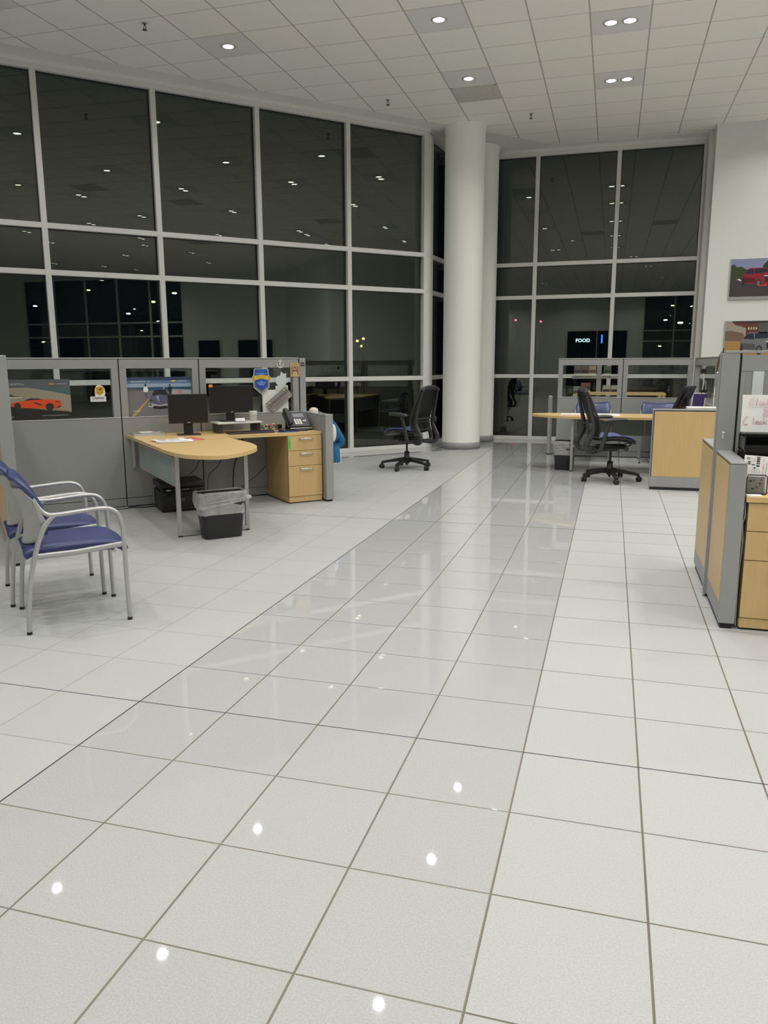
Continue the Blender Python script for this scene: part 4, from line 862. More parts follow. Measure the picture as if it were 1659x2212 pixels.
def bowtie(mb, x, z, s, m, k=4): mb.art([(x - s, z - s * .18), (x - s * .35, z - s * .18), (x - s * .35, z - s * .3), (x + s * .3, z - s * .3), (x + s * .3, z - s * .18), (x + s * .9, z - s * .18), (x + s, z + s * .18), (x + s * .35, z + s * .18), (x + s * .35, z + s * .3), (x - s * .3, z + s * .3), (x - s * .3, z + s * .18), (x - s * .9, z + s * .18)], m, k)
def vmark(mb, x, z, s, m, k=4):
    mb.art([(x, z - s), (x - s, z + s * .8), (x - s * .7, z + s * .5), (x - s * .15, z - s * .2)], m, k); mb.art([(x, z - s), (x + s * .15, z - s * .2), (x + s * .7, z + s * .5), (x + s, z + s * .8)], m, k)
F = flat
YF = YP + 0.034
r_ = Art(); W_, H_ = 0.535, 0.375
r_.box(0, W_, 0, 0.0015, 0, H_, M_WHITE)
r_.arect(0, W_, 0, H_, F('p_sand', (150, 140, 122)), 1)
r_.arect(0, W_, 0.30, H_, F('p_slate', (88, 90, 96)), 2); r_.art([(0.17, 0.30), (W_, 0.30), (W_, 0.225), (0.36, 0.265)], F('p_sea', (70, 100, 100)), 2); r_.art([(0, 0.13), (0.24, 0.115), (W_, 0.065), (W_, 0), (0, 0)], F('p_shade', (34, 33, 28)), 2); r_.art([(0.12, 0.13), (0.45, 0.09), (W_, 0.07), (0.40, 0.08), (0.2, 0.105)], F('p_tan', (150, 125, 90)), 3)
r_.art([(0, 0.22), (0, 0.245), (0.05, 0.225), (0.11, 0.22)], M_INK, 3); r_.arect(0, 0.11, 0.205, 0.215, F('p_pale', (190, 188, 176)), 3)
car_side(r_, 0.01, 0.10, 0.44, F('p_orange', (222, 75, 30)), M_INK, 4)
r_.text('CORVETTE', 0.0, 0.325, 0.022, F('p_text', (190, 190, 190)), 4); vmark(r_, 0.125, 0.332, 0.014, F('p_text', (190, 190, 190))); bowtie(r_, 0.375, 0.332, 0.026, F('p_gold', (185, 150, 80))); r_.text('CHEVROLET', 0.415, 0.326, 0.017, F('p_text', (190, 190, 190)), 4)
r_.arect(0.27, 0.50, 0.036, 0.039, F('p_text', (190, 190, 190)), 4); r_.arect(0.0, 0.03, 0.03, 0.035, F('p_text', (190, 190, 190)), 4)
o = r_.build('car_poster', loc=LW(-0.125, YF - 0.002, 0.905), rz=D45); tag(o, 'poster of an orange open sports car by a beach in the leftmost partition window', 'poster')
r_ = Art(); W_, H_ = 0.64, 0.385
r_.box(0, W_, 0, 0.0015, 0, H_, M_WHITE); r_.arect(0, W_, 0, 0.25, F('q_road', (118, 116, 122)), 1); r_.arect(0, W_, 0.25, 0.285, F('q_sea', (40, 85, 115)), 1); r_.arect(0, W_, 0.285, 0.32, F('q_haze', (150, 170, 190)), 1); r_.arect(0, W_, 0.32, 0.35, F('q_sky', (90, 120, 155)), 1); r_.arect(0, W_, 0.35, H_, F('q_sky2', (45, 68, 95)), 1)
r_.art([(0, 0.25), (0, 0.275), (0.16, 0.262), (0.16, 0.25)], F('q_rail', (85, 90, 95)), 2); r_.art([(0.44, 0.20), (0.44, 0.262), (W_, 0.252), (W_, 0.19)], F('q_wall', (165, 170, 172)), 2); r_.arect(0.50, 0.54, 0.215, 0.25, F('q_pink', (190, 130, 125)), 3)
r_.art([(0.03, 0), (0.06, 0), (0.21, 0.165), (0.195, 0.165)], F('q_yel', (190, 160, 60)), 2)
g = F('q_car', (95, 98, 125)); hi = F('q_chi', (175, 178, 185))
r_.art([(0.195, 0.10), (0.20, 0.15), (0.235, 0.20), (0.26, 0.245), (0.285, 0.26), (0.36, 0.26), (0.385, 0.24), (0.41, 0.19), (0.435, 0.14), (0.43, 0.09), (0.37, 0.065), (0.26, 0.07)], g, 3)
r_.art([(0.235, 0.20), (0.262, 0.245), (0.285, 0.257), (0.36, 0.257), (0.382, 0.238), (0.40, 0.20), (0.32, 0.21)], M_INK, 4); r_.art([(0.20, 0.13), (0.31, 0.105), (0.43, 0.125), (0.43, 0.095), (0.31, 0.07), (0.2, 0.09)], hi, 4); r_.art([(0.25, 0.10), (0.31, 0.092), (0.38, 0.10), (0.40, 0.075), (0.31, 0.062), (0.24, 0.075)], M_INK, 5); r_.art([(0.28, 0.19), (0.31, 0.13), (0.30, 0.20)], hi, 4); r_.art([(0.21, 0.155), (0.245, 0.14), (0.235, 0.165)], M_INK, 5); r_.art([(0.42, 0.15), (0.385, 0.14), (0.40, 0.165)], M_INK, 5); r_.art([(0.197, 0.115), (0.235, 0.095), (0.225, 0.12)], M_INK, 5)
def person(mb, x, z, h, top, legs, hair, k=4):
    mb.aoval(x, z + h * 0.93, h * 0.075, h * 0.08, hair, k + 1); mb.art([(x - h * .13, z + h * .82), (x + h * .13, z + h * .82), (x + h * .17, z + h * .5), (x + h * .1, z + h * .5), (x + h * .09, z + h * .45), (x - h * .09, z + h * .45), (x - h * .1, z + h * .5), (x - h * .17, z + h * .5)], top, k); mb.art([(x - h * .09, z + h * .46), (x + h * .09, z + h * .46), (x + h * .08, z), (x + h * .02, z), (x, z + h * .35), (x - h * .03, z + .02), (x - h * .08, z + .02)], legs, k)
person(r_, 0.18, 0.17, 0.145, M_WHITE, F('q_trou', (90, 95, 90)), M_INK); person(r_, 0.42, 0.185, 0.125, M_INK, M_INK, F('q_hair', (40, 32, 30)))
r_.art([(0.355, 0.262), (0.365, 0.262), (0.362, 0.32)], F('p_pale', (190, 188, 176)), 3)
r_.text('2023 CORVETTE', 0.04, 0.335, 0.021, F('q_txt', (225, 228, 230)), 4, sx=0.95); vmark(r_, 0.215, 0.343, 0.014, F('q_txt', (225, 228, 230))); bowtie(r_, 0.46, 0.343, 0.03, F('q_gold', (215, 190, 130))); r_.text('CHEVROLET', 0.50, 0.336, 0.017, F('q_txt', (225, 228, 230)), 4)
r_.arect(0.05, 0.12, 0.048, 0.052, F('q_txt', (225, 228, 230)), 3)
o = r_.build('car_poster', loc=LW(0.936, YF - 0.002, 0.906), rz=D45); tag(o, 'poster of a silver sports car on an ocean road with two people walking', 'poster')
# shield sticker (mascot omitted), plain outline with lettering
r_ = Art(); r_.box(0, 0.145, 0, 0.001, 0, 0.05, M_WHITE, 0.0); r_.text('CARFAX', 0.072, 0.023, 0.030, M_INK, 2, align='CENTER', bold=0.0008); r_.text('SHOW ME THE CARFAX', 0.072, 0.008, 0.0098, M_GINK, 2, align='CENTER')
r_.art([(0.045, 0.05), (0.13, 0.05), (0.142, 0.075), (0.135, 0.13), (0.115, 0.15), (0.085, 0.162), (0.06, 0.15), (0.045, 0.12)], M_WHITE, 0); r_.art([(0.088, 0.058), (0.122, 0.08), (0.134, 0.135), (0.09, 0.148), (0.052, 0.132), (0.055, 0.08)], F('s_gold', (205, 160, 30)), 2); r_.text('CERTIFIED', 0.092, 0.085, 0.012, F('s_br', (120, 80, 10)), 3, align='CENTER'); r_.art([(0.075, 0.115), (0.095, 0.110), (0.115, 0.12), (0.1, 0.132), (0.09, 0.12)], M_INK, 3)
o = r_.build('window_sticker', loc=LW(0.588, YF - 0.002, 1.06), rz=D45); tag(o, 'white sticker with gold shield and black lettering in the leftmost partition window', 'sticker')
# award badge
r_ = Art(); W_ = 0.205
out = [(0.1025, -0.275), (0.19, -0.205), (0.195, -0.155), (0.205, -0.11), (0.205, -0.085), (0.19, -0.072), (0.185, -0.01), (0.172, 0.0), (0.033, 0.0), (0.02, -0.01), (0.015, -0.072), (0.0, -0.085), (0.0, -0.11), (0.01, -0.155), (0.015, -0.205)]
r_.prism([(x, z) for x, z in out], 0.0, 0.001, F('b_edge', (170, 168, 165)), 'y')
sh = lambda f: [(0.1025 + (x - 0.1025) * f, -0.12 + (z + 0.12) * f) for x, z in out]
r_.art(sh(0.90), F('b_edge2', (120, 118, 112)), 1)
r_.art([(0.1025, -0.235), (0.172, -0.185), (0.172, -0.01), (0.033, -0.01), (0.033, -0.185)], F('b_blue', (20, 75, 170)), 2)
r_.art([(0.008, -0.09), (0.03, -0.085), (0.03, -0.135), (0.016, -0.14)], F('b_or', (205, 125, 30)), 3); r_.art([(0.197, -0.09), (0.175, -0.085), (0.175, -0.135), (0.189, -0.14)], F('b_or', (205, 125, 30)), 3); r_.art([(0.022, -0.078), (0.1, -0.066), (0.183, -0.078), (0.183, -0.122), (0.1, -0.108), (0.022, -0.122)], F('b_yel', (215, 190, 30)), 4)
r_.text('CARFAX', 0.1025, -0.038, 0.016, F('b_pt', (120, 160, 200)), 3, align='CENTER')
for i in range(5):
    cx, cz = 0.056 + i * 0.0235, -0.055; r_.art([(cx + (0.009 if j % 2 == 0 else 0.004) * math.sin(j * PI / 5), cz + (0.009 if j % 2 == 0 else 0.004) * math.cos(j * PI / 5)) for j in range(10)], F('b_star', (150, 215, 225)), 3)
r_.text('Rated Customer', 0.1025, -0.090, 0.0165, M_BINK, 5, align='CENTER'); r_.text('Favorite', 0.1025, -0.106, 0.0165, M_BINK, 5, align='CENTER'); 
for t_, z_, s_ in (('2021', -0.142, 0.017), ('TOP-RATED', -0.159, 0.019), ('DEALER', -0.176, 0.019)): r_.text(t_, 0.1025, z_, s_, F('b_wt', (200, 225, 240)), 4, align='CENTER')
o = r_.build('award_badge', loc=LW(2.218, YP - 0.006, 1.368), rz=D45); tag(o, 'blue shield-shaped award badge with yellow ribbon and five stars', 'badge')
# white sheet, silhouette card, licence plate
o = MB().box(0, 0.295, 0, 0.001, 0, 0.235, M_WHITE).build('white_sheet', loc=LW(2.342, YF - 0.004, 0.905), rz=D45); tag(o, 'plain white sheet behind the grey licence plate', 'paper')
pts = [(0.0, 0.0), (0.145, 0.0), (0.145, 0.06), (0.115, 0.065), (0.13, 0.085), (0.145, 0.09), (0.145, 0.12), (0.125, 0.12), (0.13, 0.19), (0.122, 0.192), (0.105, 0.18), (0.075, 0.205), (0.064, 0.20), (0.058, 0.165), (0.035, 0.16), (0.01, 0.145), (0.0, 0.12), (0.008, 0.085), (0.03, 0.06), (0.0, 0.055)]
o = MB().prism(pts, 0, 0.001, M_PALEG, 'y').build('cutout_card', loc=LW(2.49, YF - 0.007, 1.125), rz=D45); tag(o, 'pale blank cut-out card above the grey licence plate', 'card')
r_ = thing('licence_plate', 'grey licence plate leaning diagonally with black lettering', 'plate', LW(2.515, YP - 0.010, 1.035), D45); rot = math.radians(38)
Mr = RM(0, -rot, 0)
MB().box(-0.15, 0.15, 0, 0.0015, -0.065, 0.065, F('plate_grey', (138, 132, 126), 0.35), 0.0, Mr).build('plate', r_)
mb = Art(); mb.text('GUNNSLINGER', 0, 0, 0.043, M_INK, 2, rot=rot, align='CENTER', sx=0.93); mb.text('A U S T I N ,  T X', 0.017, -0.024, 0.02, M_INK, 2, rot=rot, align='CENTER')
for x, z in ((-0.11, 0.045), (0.11, 0.045), (-0.11, -0.048), (0.11, -0.048)):
    cx, cz = x * math.cos(rot) - z * math.sin(rot), x * math.sin(rot) + z * math.cos(rot); mb.art([(cx + (a * math.cos(rot) - b * math.sin(rot)), cz + a * math.sin(rot) + b * math.cos(rot)) for a, b in ((-0.01, -0.003), (0.01, -0.003), (0.01, 0.003), (-0.01, 0.003))], M_WHITE, 2)
mb.build('lettering', r_, 'black lettering')
r_ = thing('anchor_ornament', 'silver anchor-shaped ornament on the partition top rail', 'ornament', LW(2.538, YP - 0.006, 1.415), D45)
MB().tube([(0, 0, 0.03), (0, 0, -0.04)], 0.005, M_WHITE, 6).tube([(-0.034, 0, 0.0), (-0.03, 0, -0.022), (0, 0, -0.042), (0.03, 0, -0.022), (0.034, 0, 0.0)], 0.005, M_WHITE, 6, smooth_k=4).tube([(-0.022, 0, 0.026), (0.022, 0, 0.026)], 0.005, M_WHITE, 6).ball((0, 0, 0.042), 0.008, M_CHROME).ball((0, -0.003, -0.008), 0.018, M_CHROME, sc=(1, 0.25, 1)).build('anchor', r_)
r_ = Art(); r_.box(0, 0.105, 0, 0.001, 0, 0.145, F('c_tan', (190, 160, 110))); r_.arect(0.012, 0.093, 0.012, 0.115, F('c_in', (175, 140, 95)), 1); r_.art([(0.03, 0.05), (0.04, 0.095), (0.053, 0.105), (0.066, 0.095), (0.077, 0.05)], F('c_hair', (85, 35, 25)), 2); r_.aoval(0.053, 0.078, 0.011, 0.015, F('c_face', (200, 150, 130)), 3); r_.art([(0.028, 0.014), (0.04, 0.055), (0.066, 0.055), (0.08, 0.014)], F('c_robe', (205, 190, 150)), 3); r_.arect(0.016, 0.024, 0.02, 0.108, F('c_br', (95, 60, 35)), 2); r_.arect(0.082, 0.09, 0.02, 0.108, F('c_br', (95, 60, 35)), 2); r_.arect(0.05, 0.056, 0.016, 0.05, F('c_br', (95, 60, 35)), 4); r_.text('LA DAMA', 0.0525, 0.124, 0.013, F('c_br', (95, 60, 35)), 2, align='CENTER')
r_.box(0.052, 0.053, 0, 0.001, 0.145, 0.185, M_WPLAS)
o = r_.build('picture_card', loc=LW(2.655, YP - 0.007, 1.278), rz=D45); tag(o, 'small tan picture card of a long-haired figure hung on the partition', 'card')
r_ = Art(); r_.box(0, 0.043, 0, 0.001, 0, 0.038, M_INK); r_.text('CAR', 0.0215, 0.013, 0.016, F('q_txt', (225, 228, 230)), 2, align='CENTER'); o = r_.build('small_sticker', loc=LW(2.777, YP - 0.006, 1.39), rz=D45); tag(o, 'tiny black sticker with white letters on the end post', 'sticker')
# jacket and cap on the low end partition
r_ = thing('jacket', 'blue and white jacket hanging on the end partition of the left bay', 'jacket', LW(2.83, 4.36, 0), D45)
MB().sheet(lambda u, v: (0.02 + 0.09 * math.sin(PI * min(1, v * 0.9)) ** 0.7 + 0.02 * math.sin(9 * u + 3 * v), (u - 0.5) * 0.34 * (0.55 + 0.5 * math.sin(PI * (0.2 + 0.7 * v))), 0.875 - 0.34 * v), 18, 16, 0.03, M_JBLUE).build('body', r_)
MB().tube([(0.05, -0.10, 0.83), (0.09, -0.13, 0.76), (0.15, -0.13, 0.66), (0.178, -0.11, 0.60), (0.15, -0.10, 0.56), (0.09, -0.09, 0.55)], [0.03, 0.042, 0.045, 0.046, 0.04, 0.035], M_JBLUE, 12, smooth_k=5).build('sleeve', r_)
MB().tube([(0.075, -0.20, 0.56), (0.08, -0.21, 0.45), (0.082, -0.21, 0.385)], [0.045, 0.042, 0.04], M_JBLUE, 10, smooth_k=4, flat=(1, 0.45, (1, 0, 0))).build('hanging_sleeve', r_)
MB().ball((0.055, -0.19, 0.70), 0.05, M_JWHT, sc=(0.75, 0.4, 1.9)).build('stripe', r_, 'white panel'); MB().tube([(0.125, -0.215, 0.53), (0.128, -0.22, 0.385), (0.04, -0.225, 0.383)], 0.005, M_JWHT, 6).build('piping', r_, 'white piping')
r_ = thing('cap', 'cream cloth cap hanging over the end partition top', 'hat', LW(2.79, 4.45, 0.905), D45)
MB().lathe([(0.05, 0.0), (0.05, 0.02), (0.042, 0.038), (0.02, 0.05), (0.001, 0.052)], M_CAPF, 20).build('crown', r_); MB().sheet(lambda u, v: (0.045 + 0.05 * v, (u - 0.5) * 0.08 * (1 - 0.4 * v * v), 0.012 - 0.02 * v), 8, 5, 0.003, M_CAPF).build('brim', r_)

# ------------------------------------------------------------------ right rear bay contents
monitor('black monitor turned edge-on behind the low maple partition', (2.72, 7.30, DZ), -PI / 2 - 0.38, w_=0.44, h_=0.30, zc=0.27, tilt=-0.42)
r_ = thing('framed_picture', 'white-edged purple picture standing behind the edge-on monitor', 'picture', (2.89, 7.55, DZ), -0.75)
MB().box(-0.09, 0.09, 0, 0.006, 0.0, 0.32, M_WHITE, 0.001, RM(-0.1)).build('frame', r_); MB().box(-0.082, 0.082, -0.001, 0.001, 0.01, 0.31, F('purple', (70, 60, 120)), 0, RM(-0.1)).box(-0.05, 0.06, -0.0016, 0.0, 0.06, 0.09, F('s_gold', (205, 160, 30)), 0, RM(-0.1)).build('picture', r_)
o = MB().box(-0.17, 0.17, -0.12, 0.12, 0, 0.16, M_BLK, 0.005).build('storage_box', loc=(2.84, 6.76, DZ), rz=0.0); tag(o, 'low black box on the rear right desk carrying a white paper stack', 'box')
for k, (dz, lab) in enumerate(((0.0, 'white paper ream, lower one behind the low maple partition top'), (0.017, 'white paper ream, upper one behind the low maple partition top'))):
    o = MB().box(-0.155, 0.155, -0.11, 0.11, 0, 0.0155, M_WHITE, 0.002).build('paper_stack', loc=(2.86, 6.75, DZ + 0.16 + dz), rz=0.01 - 0.02 * k); tag(o, lab, 'paper', 'paper reams behind the low maple partition')
o = MB().tube([(0, 0, 0), (0, 0.01, 0.1), (0, 0.0, 0.25)], [0.002, 0.004, 0.003], M_WHITE, 6).sheet(lambda u, v: (0.006 * u, -0.02 + 0.07 * u, 0.23 * v), 4, 4, 0.002, M_WHITE).build('leaning_card', loc=(3.0, 6.9, DZ + 0.16), rz=0); tag(o, 'white card leaning upright beside the rear side partition', 'card')
# calendar strip on the peninsula
r_ = thing('desk_calendar', 'red and white desk calendar pad on the rear right peninsula', 'calendar', (1.62, 8.12, DZ), 0.02)
MB().box(-0.38, 0.38, -0.2, 0.2, 0, 0.004, M_WHITE, 0.001).build('pad', r_); mb = MB(); mb.box(-0.37, 0.10, -0.2, -0.15, 0.0041, 0.0045, M_RPR)
for i in range(7): mb.box(-0.36 + i * 0.1, -0.358 + i * 0.1, -0.15, 0.19, 0.0041, 0.0045, M_GINK)
for j in range(5): mb.box(-0.37, 0.37, -0.14 + j * 0.07, -0.138 + j * 0.07, 0.0041, 0.0045, M_GINK)
mb.build('print', r_, 'red header and grey grid')
# acrylic holders on side partition
r_ = thing('brochure_holder', 'clear acrylic brochure holder hanging on the rear side partition', 'holder', (XS - 0.012, 7.6, 1.0), -PI / 2)
MB().box(-0.5, 0.5, -0.006, -0.002, 0, 0.36, M_ACRYL).build('back_plate', r_)
for x in (-0.45, -0.15, 0.15): MB().box(x, x + 0.25, -0.06, -0.056, 0.0, 0.2, M_ACRYL).box(x, x + 0.25, -0.06, -0.004, 0, 0.004, M_ACRYL).box(x, x + 0.004, -0.058, -0.005, 0, 0.22, M_ACRYL).box(x + 0.246, x + 0.25, -0.058, -0.005, 0, 0.22, M_ACRYL).build('pocket', r_)
r_ = thing('dusting_brush', 'black-tipped brush hanging inside the rear side partition', 'brush', (XS - 0.09, 7.55, 1.08), 0.3)
MB().tube([(0, 0, 0), (0.01, 0, 0.11), (-0.005, 0, 0.2)], [0.006, 0.010, 0.012], M_WPLAS, 8).build('handle', r_); MB().box(-0.035, 0.03, -0.012, 0.012, 0.2, 0.26, M_BLK, 0.008).build('bristles', r_); MB().tube([(0.0, 0, 0.005), (-0.008, 0, -0.045)], [0.008, 0.003], M_BLK, 8).build('tip', r_)
r_ = thing('feather_ornament', 'brown feather-shaped ornament with dark tip hanging on the side partition top', 'ornament', (2.985, 6.72, 1.30), 0)
MB().ball((0.0, 0, 0.10), 0.10, F('leather', (95, 70, 45)), RM(0, 0.12), sc=(0.11, 0.08, 1.1)).build('body', r_, 'brown body'); MB().ball((0.03, 0, 0.24), 0.05, F('dkblue', (35, 38, 60)), RM(0, 0.1), sc=(0.12, 0.1, 0.8)).build('tip', r_, 'dark tip'); MB().ball((0.03, -0.02, 0.13), 0.012, M_CHROME).ball((0.01, -0.02, 0.0), 0.012, M_CHROME).build('clip', r_)
o = MB().box(-0.004, 0.004, -0.006, 0, -0.015, 0.015, M_CREAM, 0.001).ball((0, -0.005, 0.017), 0.007, M_CREAM).build('wall_hook', loc=(2.52, 2.259, 0.99), rz=0); tag(o, 'small cream hook on the grey post at the right edge', 'hook')
r_ = thing('metal_post', 'slim silver post standing at the left end of the rear right bay', 'post', (0.975, 9.73, 0), 0)
MB().cyl((0, 0, 0.01), (0.0, 0, 0.90), 0.034, M_SILV, 20).ball((0, 0, 0.90), 0.034, M_SILV, sc=(1, 1, 0.5)).build('pole', r_); MB().lathe([(0.001, 0.012), (0.045, 0.012), (0.05, 0), (0.001, 0)], M_DGREY, 24).build('base', r_)
# brochure table behind the rear bay
r_ = thing('side_table', 'maple-topped table behind the rear partition windows', 'table', (2.03, 11.05, 0), 0)
MB().box(-0.72, 0.70, -0.3, 0.3, 0.885, 0.92, M_WOODT, 0.002).build('top', r_)
for x in (-0.69, 0.60, 0.67):
    for y in (-0.28, 0.28): MB().box(x - 0.02, x + 0.02, y - 0.02, y + 0.02, 0, 0.885, M_WOOD, 0.002).build('leg', r_)
r_ = thing('display_rack', 'grey literature rack with shelves of car brochures behind the rear partition', 'rack', (1.60, 11.45, 0), 0)
mb = MB(); mb.box(0.02, 0.10, -0.04, 0.04, 0.0, 1.46, M_PFRAME, 0.003); mb.box(-0.4, 0.4, -0.05, -0.02, 1.14, 1.19, M_PFRAME, 0.002); mb.box(-0.4, 0.4, -0.05, -0.02, 0.80, 0.84, M_PFRAME, 0.002); mb.box(-0.38, 0.38, 0.0, 0.16, 0.0, 0.04, M_PFRAME, 0.003); mb.build('frame', r_)
rnd = random.Random(11)
for i, (x, z, w_, c1, c2, lab) in enumerate(((-0.36, 1.19, 0.12, (105, 95, 90), (60, 55, 55), 'upper row, leftmost'), (-0.235, 1.19, 0.12, (100, 90, 85), (55, 50, 50), 'upper row, second from left'), (-0.11, 1.19, 0.12, (160, 140, 130), (90, 70, 70), 'upper row, with pale sky cover'), (0.135, 1.19, 0.12, (95, 100, 80), (60, 62, 50), 'upper row, green-toned cover right of the post'), (-0.36, 0.84, 0.12, (120, 125, 120), (70, 60, 55), 'lower row, leftmost'), (-0.235, 0.90, 0.16, (110, 75, 75), (60, 60, 65), 'lower row, reddish cover'), (0.13, 0.86, 0.13, (160, 158, 150), (40, 35, 60), 'lower row, white and purple cover'), (0.27, 0.86, 0.13, (165, 160, 152), (50, 30, 50), 'lower row, rightmost'))):
    r2 = thing('brochure', 'car brochure in the rear literature rack, ' + lab, 'brochure', (1.60 + x, 11.395, z), 0, 'brochures in the literature rack')
    MB().box(0, w_, -0.012, 0.0, 0, 0.17, F('br%d' % i, c1), 0.001).build('booklet', r2); MB().box(0.008, w_ - 0.008, -0.013, -0.012, 0.05, 0.10, F('brd%d' % i, c2)).box(0, w_, -0.0135, -0.012, 0.0, 0.035, M_WPLAS).build('cover_print', r2)

# ------------------------------------------------------------------ right near bay contents
o = MB().box(0, 0.058, -0.002, 0, 0, 0.15, M_PALEG).build('paper_strip', loc=(2.655, 2.2575, 1.215), rz=0); tag(o, 'pale vertical paper strip pinned above the handwritten sheet', 'paper')
o.data.transform(Matrix.Shear('XZ', 4, (0.03, 0)) if False else Matrix.Identity(4))
r_ = thing('notice_sheet', 'white sheet with red handwriting standing on the black file trays', 'paper', (2.585, 2.08, 1.03), 0)
Mt = RM(-0.05)
MB().box(0, 0.30, 0, 0.0015, 0, 0.207, M_WHITE, 0, Mt).build('sheet', r_)
mb = Art(); st = lambda P, rr=0.0022: mb.tube([(x, -0.0008, z) for x, z in P], rr, M_PINK, 5, smooth_k=4, flat=(1, 0.3, (0, 1, 0)))
def C_(x, z, h): st([(x + h * .55, z + h * .95), (x + h * .35, z + h), (x + h * .08, z + h * .6), (x, z + h * .25), (x + h * .15, z + h * .02), (x + h * .5, z + h * .12)])
def l_(x, z, h, rr=0.0022): st([(x + h * .05, z + h), (x, z + h * 0.0)], rr)
def o_(x, z, h): st([(x + h * .3, z + h * .42), (x + h * .05, z + h * .3), (x, z + h * .1), (x + h * .15, z), (x + h * .3, z + h * .15), (x + h * .3, z + h * .42)])
def c_(x, z, h): st([(x + h * .35, z + h * .4), (x + h * .1, z + h * .35), (x, z + h * .12), (x + h * .15, z), (x + h * .4, z + h * .1)])
def k_(x, z, h): st([(x + h * .05, z + h), (x, z)]); st([(x + h * .4, z + h * .5), (x + h * .05, z + h * .25)]); st([(x + h * .05, z + h * .25), (x + h * .5, z)])
h = 0.042
C_(0.036, 0.147, h); l_(0.072, 0.147, h, 0.0042); o_(0.088, 0.149, h); c_(0.106, 0.15, h); k_(0.126, 0.15, h * 0.9)
st([(0.155, 0.178), (0.15, 0.155), (0.172, 0.149)]); st([(0.185, 0.19), (0.183, 0.152)])
st([(0.155, 0.128), (0.12, 0.135), (0.115, 0.12), (0.14, 0.108), (0.135, 0.096), (0.108, 0.095), (0.13, 0.115), (0.152, 0.1)])
C_(0.012, 0.040, h * 1.1); l_(0.062, 0.044, h); o_(0.074, 0.046, h); c_(0.092, 0.046, h); k_(0.114, 0.046, h); st([(0.165, 0.075), (0.15, 0.068), (0.155, 0.05), (0.172, 0.055), (0.165, 0.075)]); st([(0.19, 0.075), (0.19, 0.05), (0.21, 0.055), (0.212, 0.075)]); st([(0.235, 0.085), (0.232, 0.05)])
mb.build('handwriting', r_, 'red marker handwriting')
r_ = thing('file_tray_stack', 'stack of black letter trays on the right-edge worktop', 'tray', (2.60, 1.96, DZ), 0)
for k, z in enumerate((0.0, 0.10, 0.20)):
    mb = MB(); mb.box(0, 0.36, 0, 0.26, z, z + 0.006, M_GBLK); mb.box(0, 0.36, 0.254, 0.26, z, z + 0.08, M_GBLK); mb.box(0, 0.005, 0.03, 0.26, z, z + 0.075, M_GBLK); mb.box(0.355, 0.36, 0.03, 0.26, z, z + 0.075, M_GBLK); mb.box(0.0, 0.36, -0.002, 0.004, z, z + 0.02 + 0.01 * k, M_GBLK)
    mb.prism([(0.0, z + 0.0), (0.03, z + 0.0), (0.25, z + 0.075), (0.26, z + 0.098), (0.0, z + 0.098)], -0.004, 0.0, M_ACRYL, 'x') if False else None
    for x in (0.003, 0.352): mb.box(x, x + 0.006, 0.05, 0.06, z, z + 0.1, M_GBLK); mb.box(x, x + 0.006, 0.24, 0.25, z, z + 0.1, M_GBLK)
    mb.build('tray', r_)
for x, lab in ((2.615, 'white papers lying in the upper black letter tray'),):
    o = MB().box(0, 0.30, 0, 0.2, 0, 0.01, M_WHITE, 0.001).build('paper_stack', loc=(x, 1.99, DZ + 0.107), rz=0); tag(o, lab, 'paper')
# flyers
r_ = thing('key_flyer', 'white flyer of key pictures with red and blue sideways lettering at the right edge', 'flyer', (2.568, 1.80, 0.735), 0)
Mf = RM(-0.12, 0.06)
mb = Art(); mb.box(0, 0.17, 0, 0.001, 0.0, 0.195, M_WHITE, 0, Mf); fl = mb
def fr(x0, x1, z0, z1, m, k=1): fl.add([Mf @ Vector((x, -0.0003 * k, z)) for x, z in ((x0, z0), (x1, z0), (x1, z1), (x0, z1))], [(0, 1, 2, 3)], m)
def fo(cx, cz, rx, rz_, m, k=1): fl.add([Mf @ Vector((cx + rx * math.cos(t * PI / 8), -0.0003 * k, cz + rz_ * math.sin(t * PI / 8))) for t in range(16)], [list(range(16))], m)
fo(0.020, 0.178, 0.009, 0.006, F('fk', (70, 65, 75))); fo(0.020, 0.178, 0.005, 0.003, M_WHITE, 2); fo(0.026, 0.160, 0.008, 0.004, F('fk', (70, 65, 75))); fo(0.022, 0.150, 0.012, 0.005, F('fk', (70, 65, 75)))
for i, z in enumerate((0.187, 0.176, 0.165, 0.154, 0.141)): (fr(0.070 - 0.009, 0.079, z - 0.004, z + 0.003, F('fk', (70, 65, 75))) if i % 3 == 0 else fo(0.070, z, 0.010, 0.005, F('fk', (70, 65, 75))))
fo(0.047, 0.146, 0.011, 0.004, F('fk2', (110, 100, 115)))
for x in (0.036, 0.042, 0.048, 0.054, 0.092, 0.097): fr(x, x + 0.0012, 0.158, 0.185, M_GINK)
for x in (0.044, 0.052, 0.058, 0.066, 0.072, 0.080): fr(x, x + 0.002, 0.100, 0.126, M_GINK)
fo(0.055, 0.130, 0.006, 0.004, M_INK)
def ftx(t, x, z, s, m, k=2, **kw): fl.text(t, x, z, s, m, k, rot=PI / 2, M=Mf, **kw)
ftx('NOW OPEN', 0.102, 0.085, 0.0125, M_RED); ftx('Programming Specialist', 0.115, 0.075, 0.0095, M_BINK); ftx('802-299-6371', 0.134, 0.078, 0.0155, M_RED); ftx('Open 24 Hr', 0.134, 0.160, 0.008, M_INK)
fr(0.004, 0.0165, 0.02, 0.14, F('fgy', (225, 225, 215)), 1); fr(0.125, 0.17, 0.0, 0.008, M_RED)
fl.build('sheet', r_)
r_ = thing('mesh_organizer', 'black wire-mesh organizer holding grey cards at the right edge', 'organizer', (2.585, 1.735, DZ), 0)
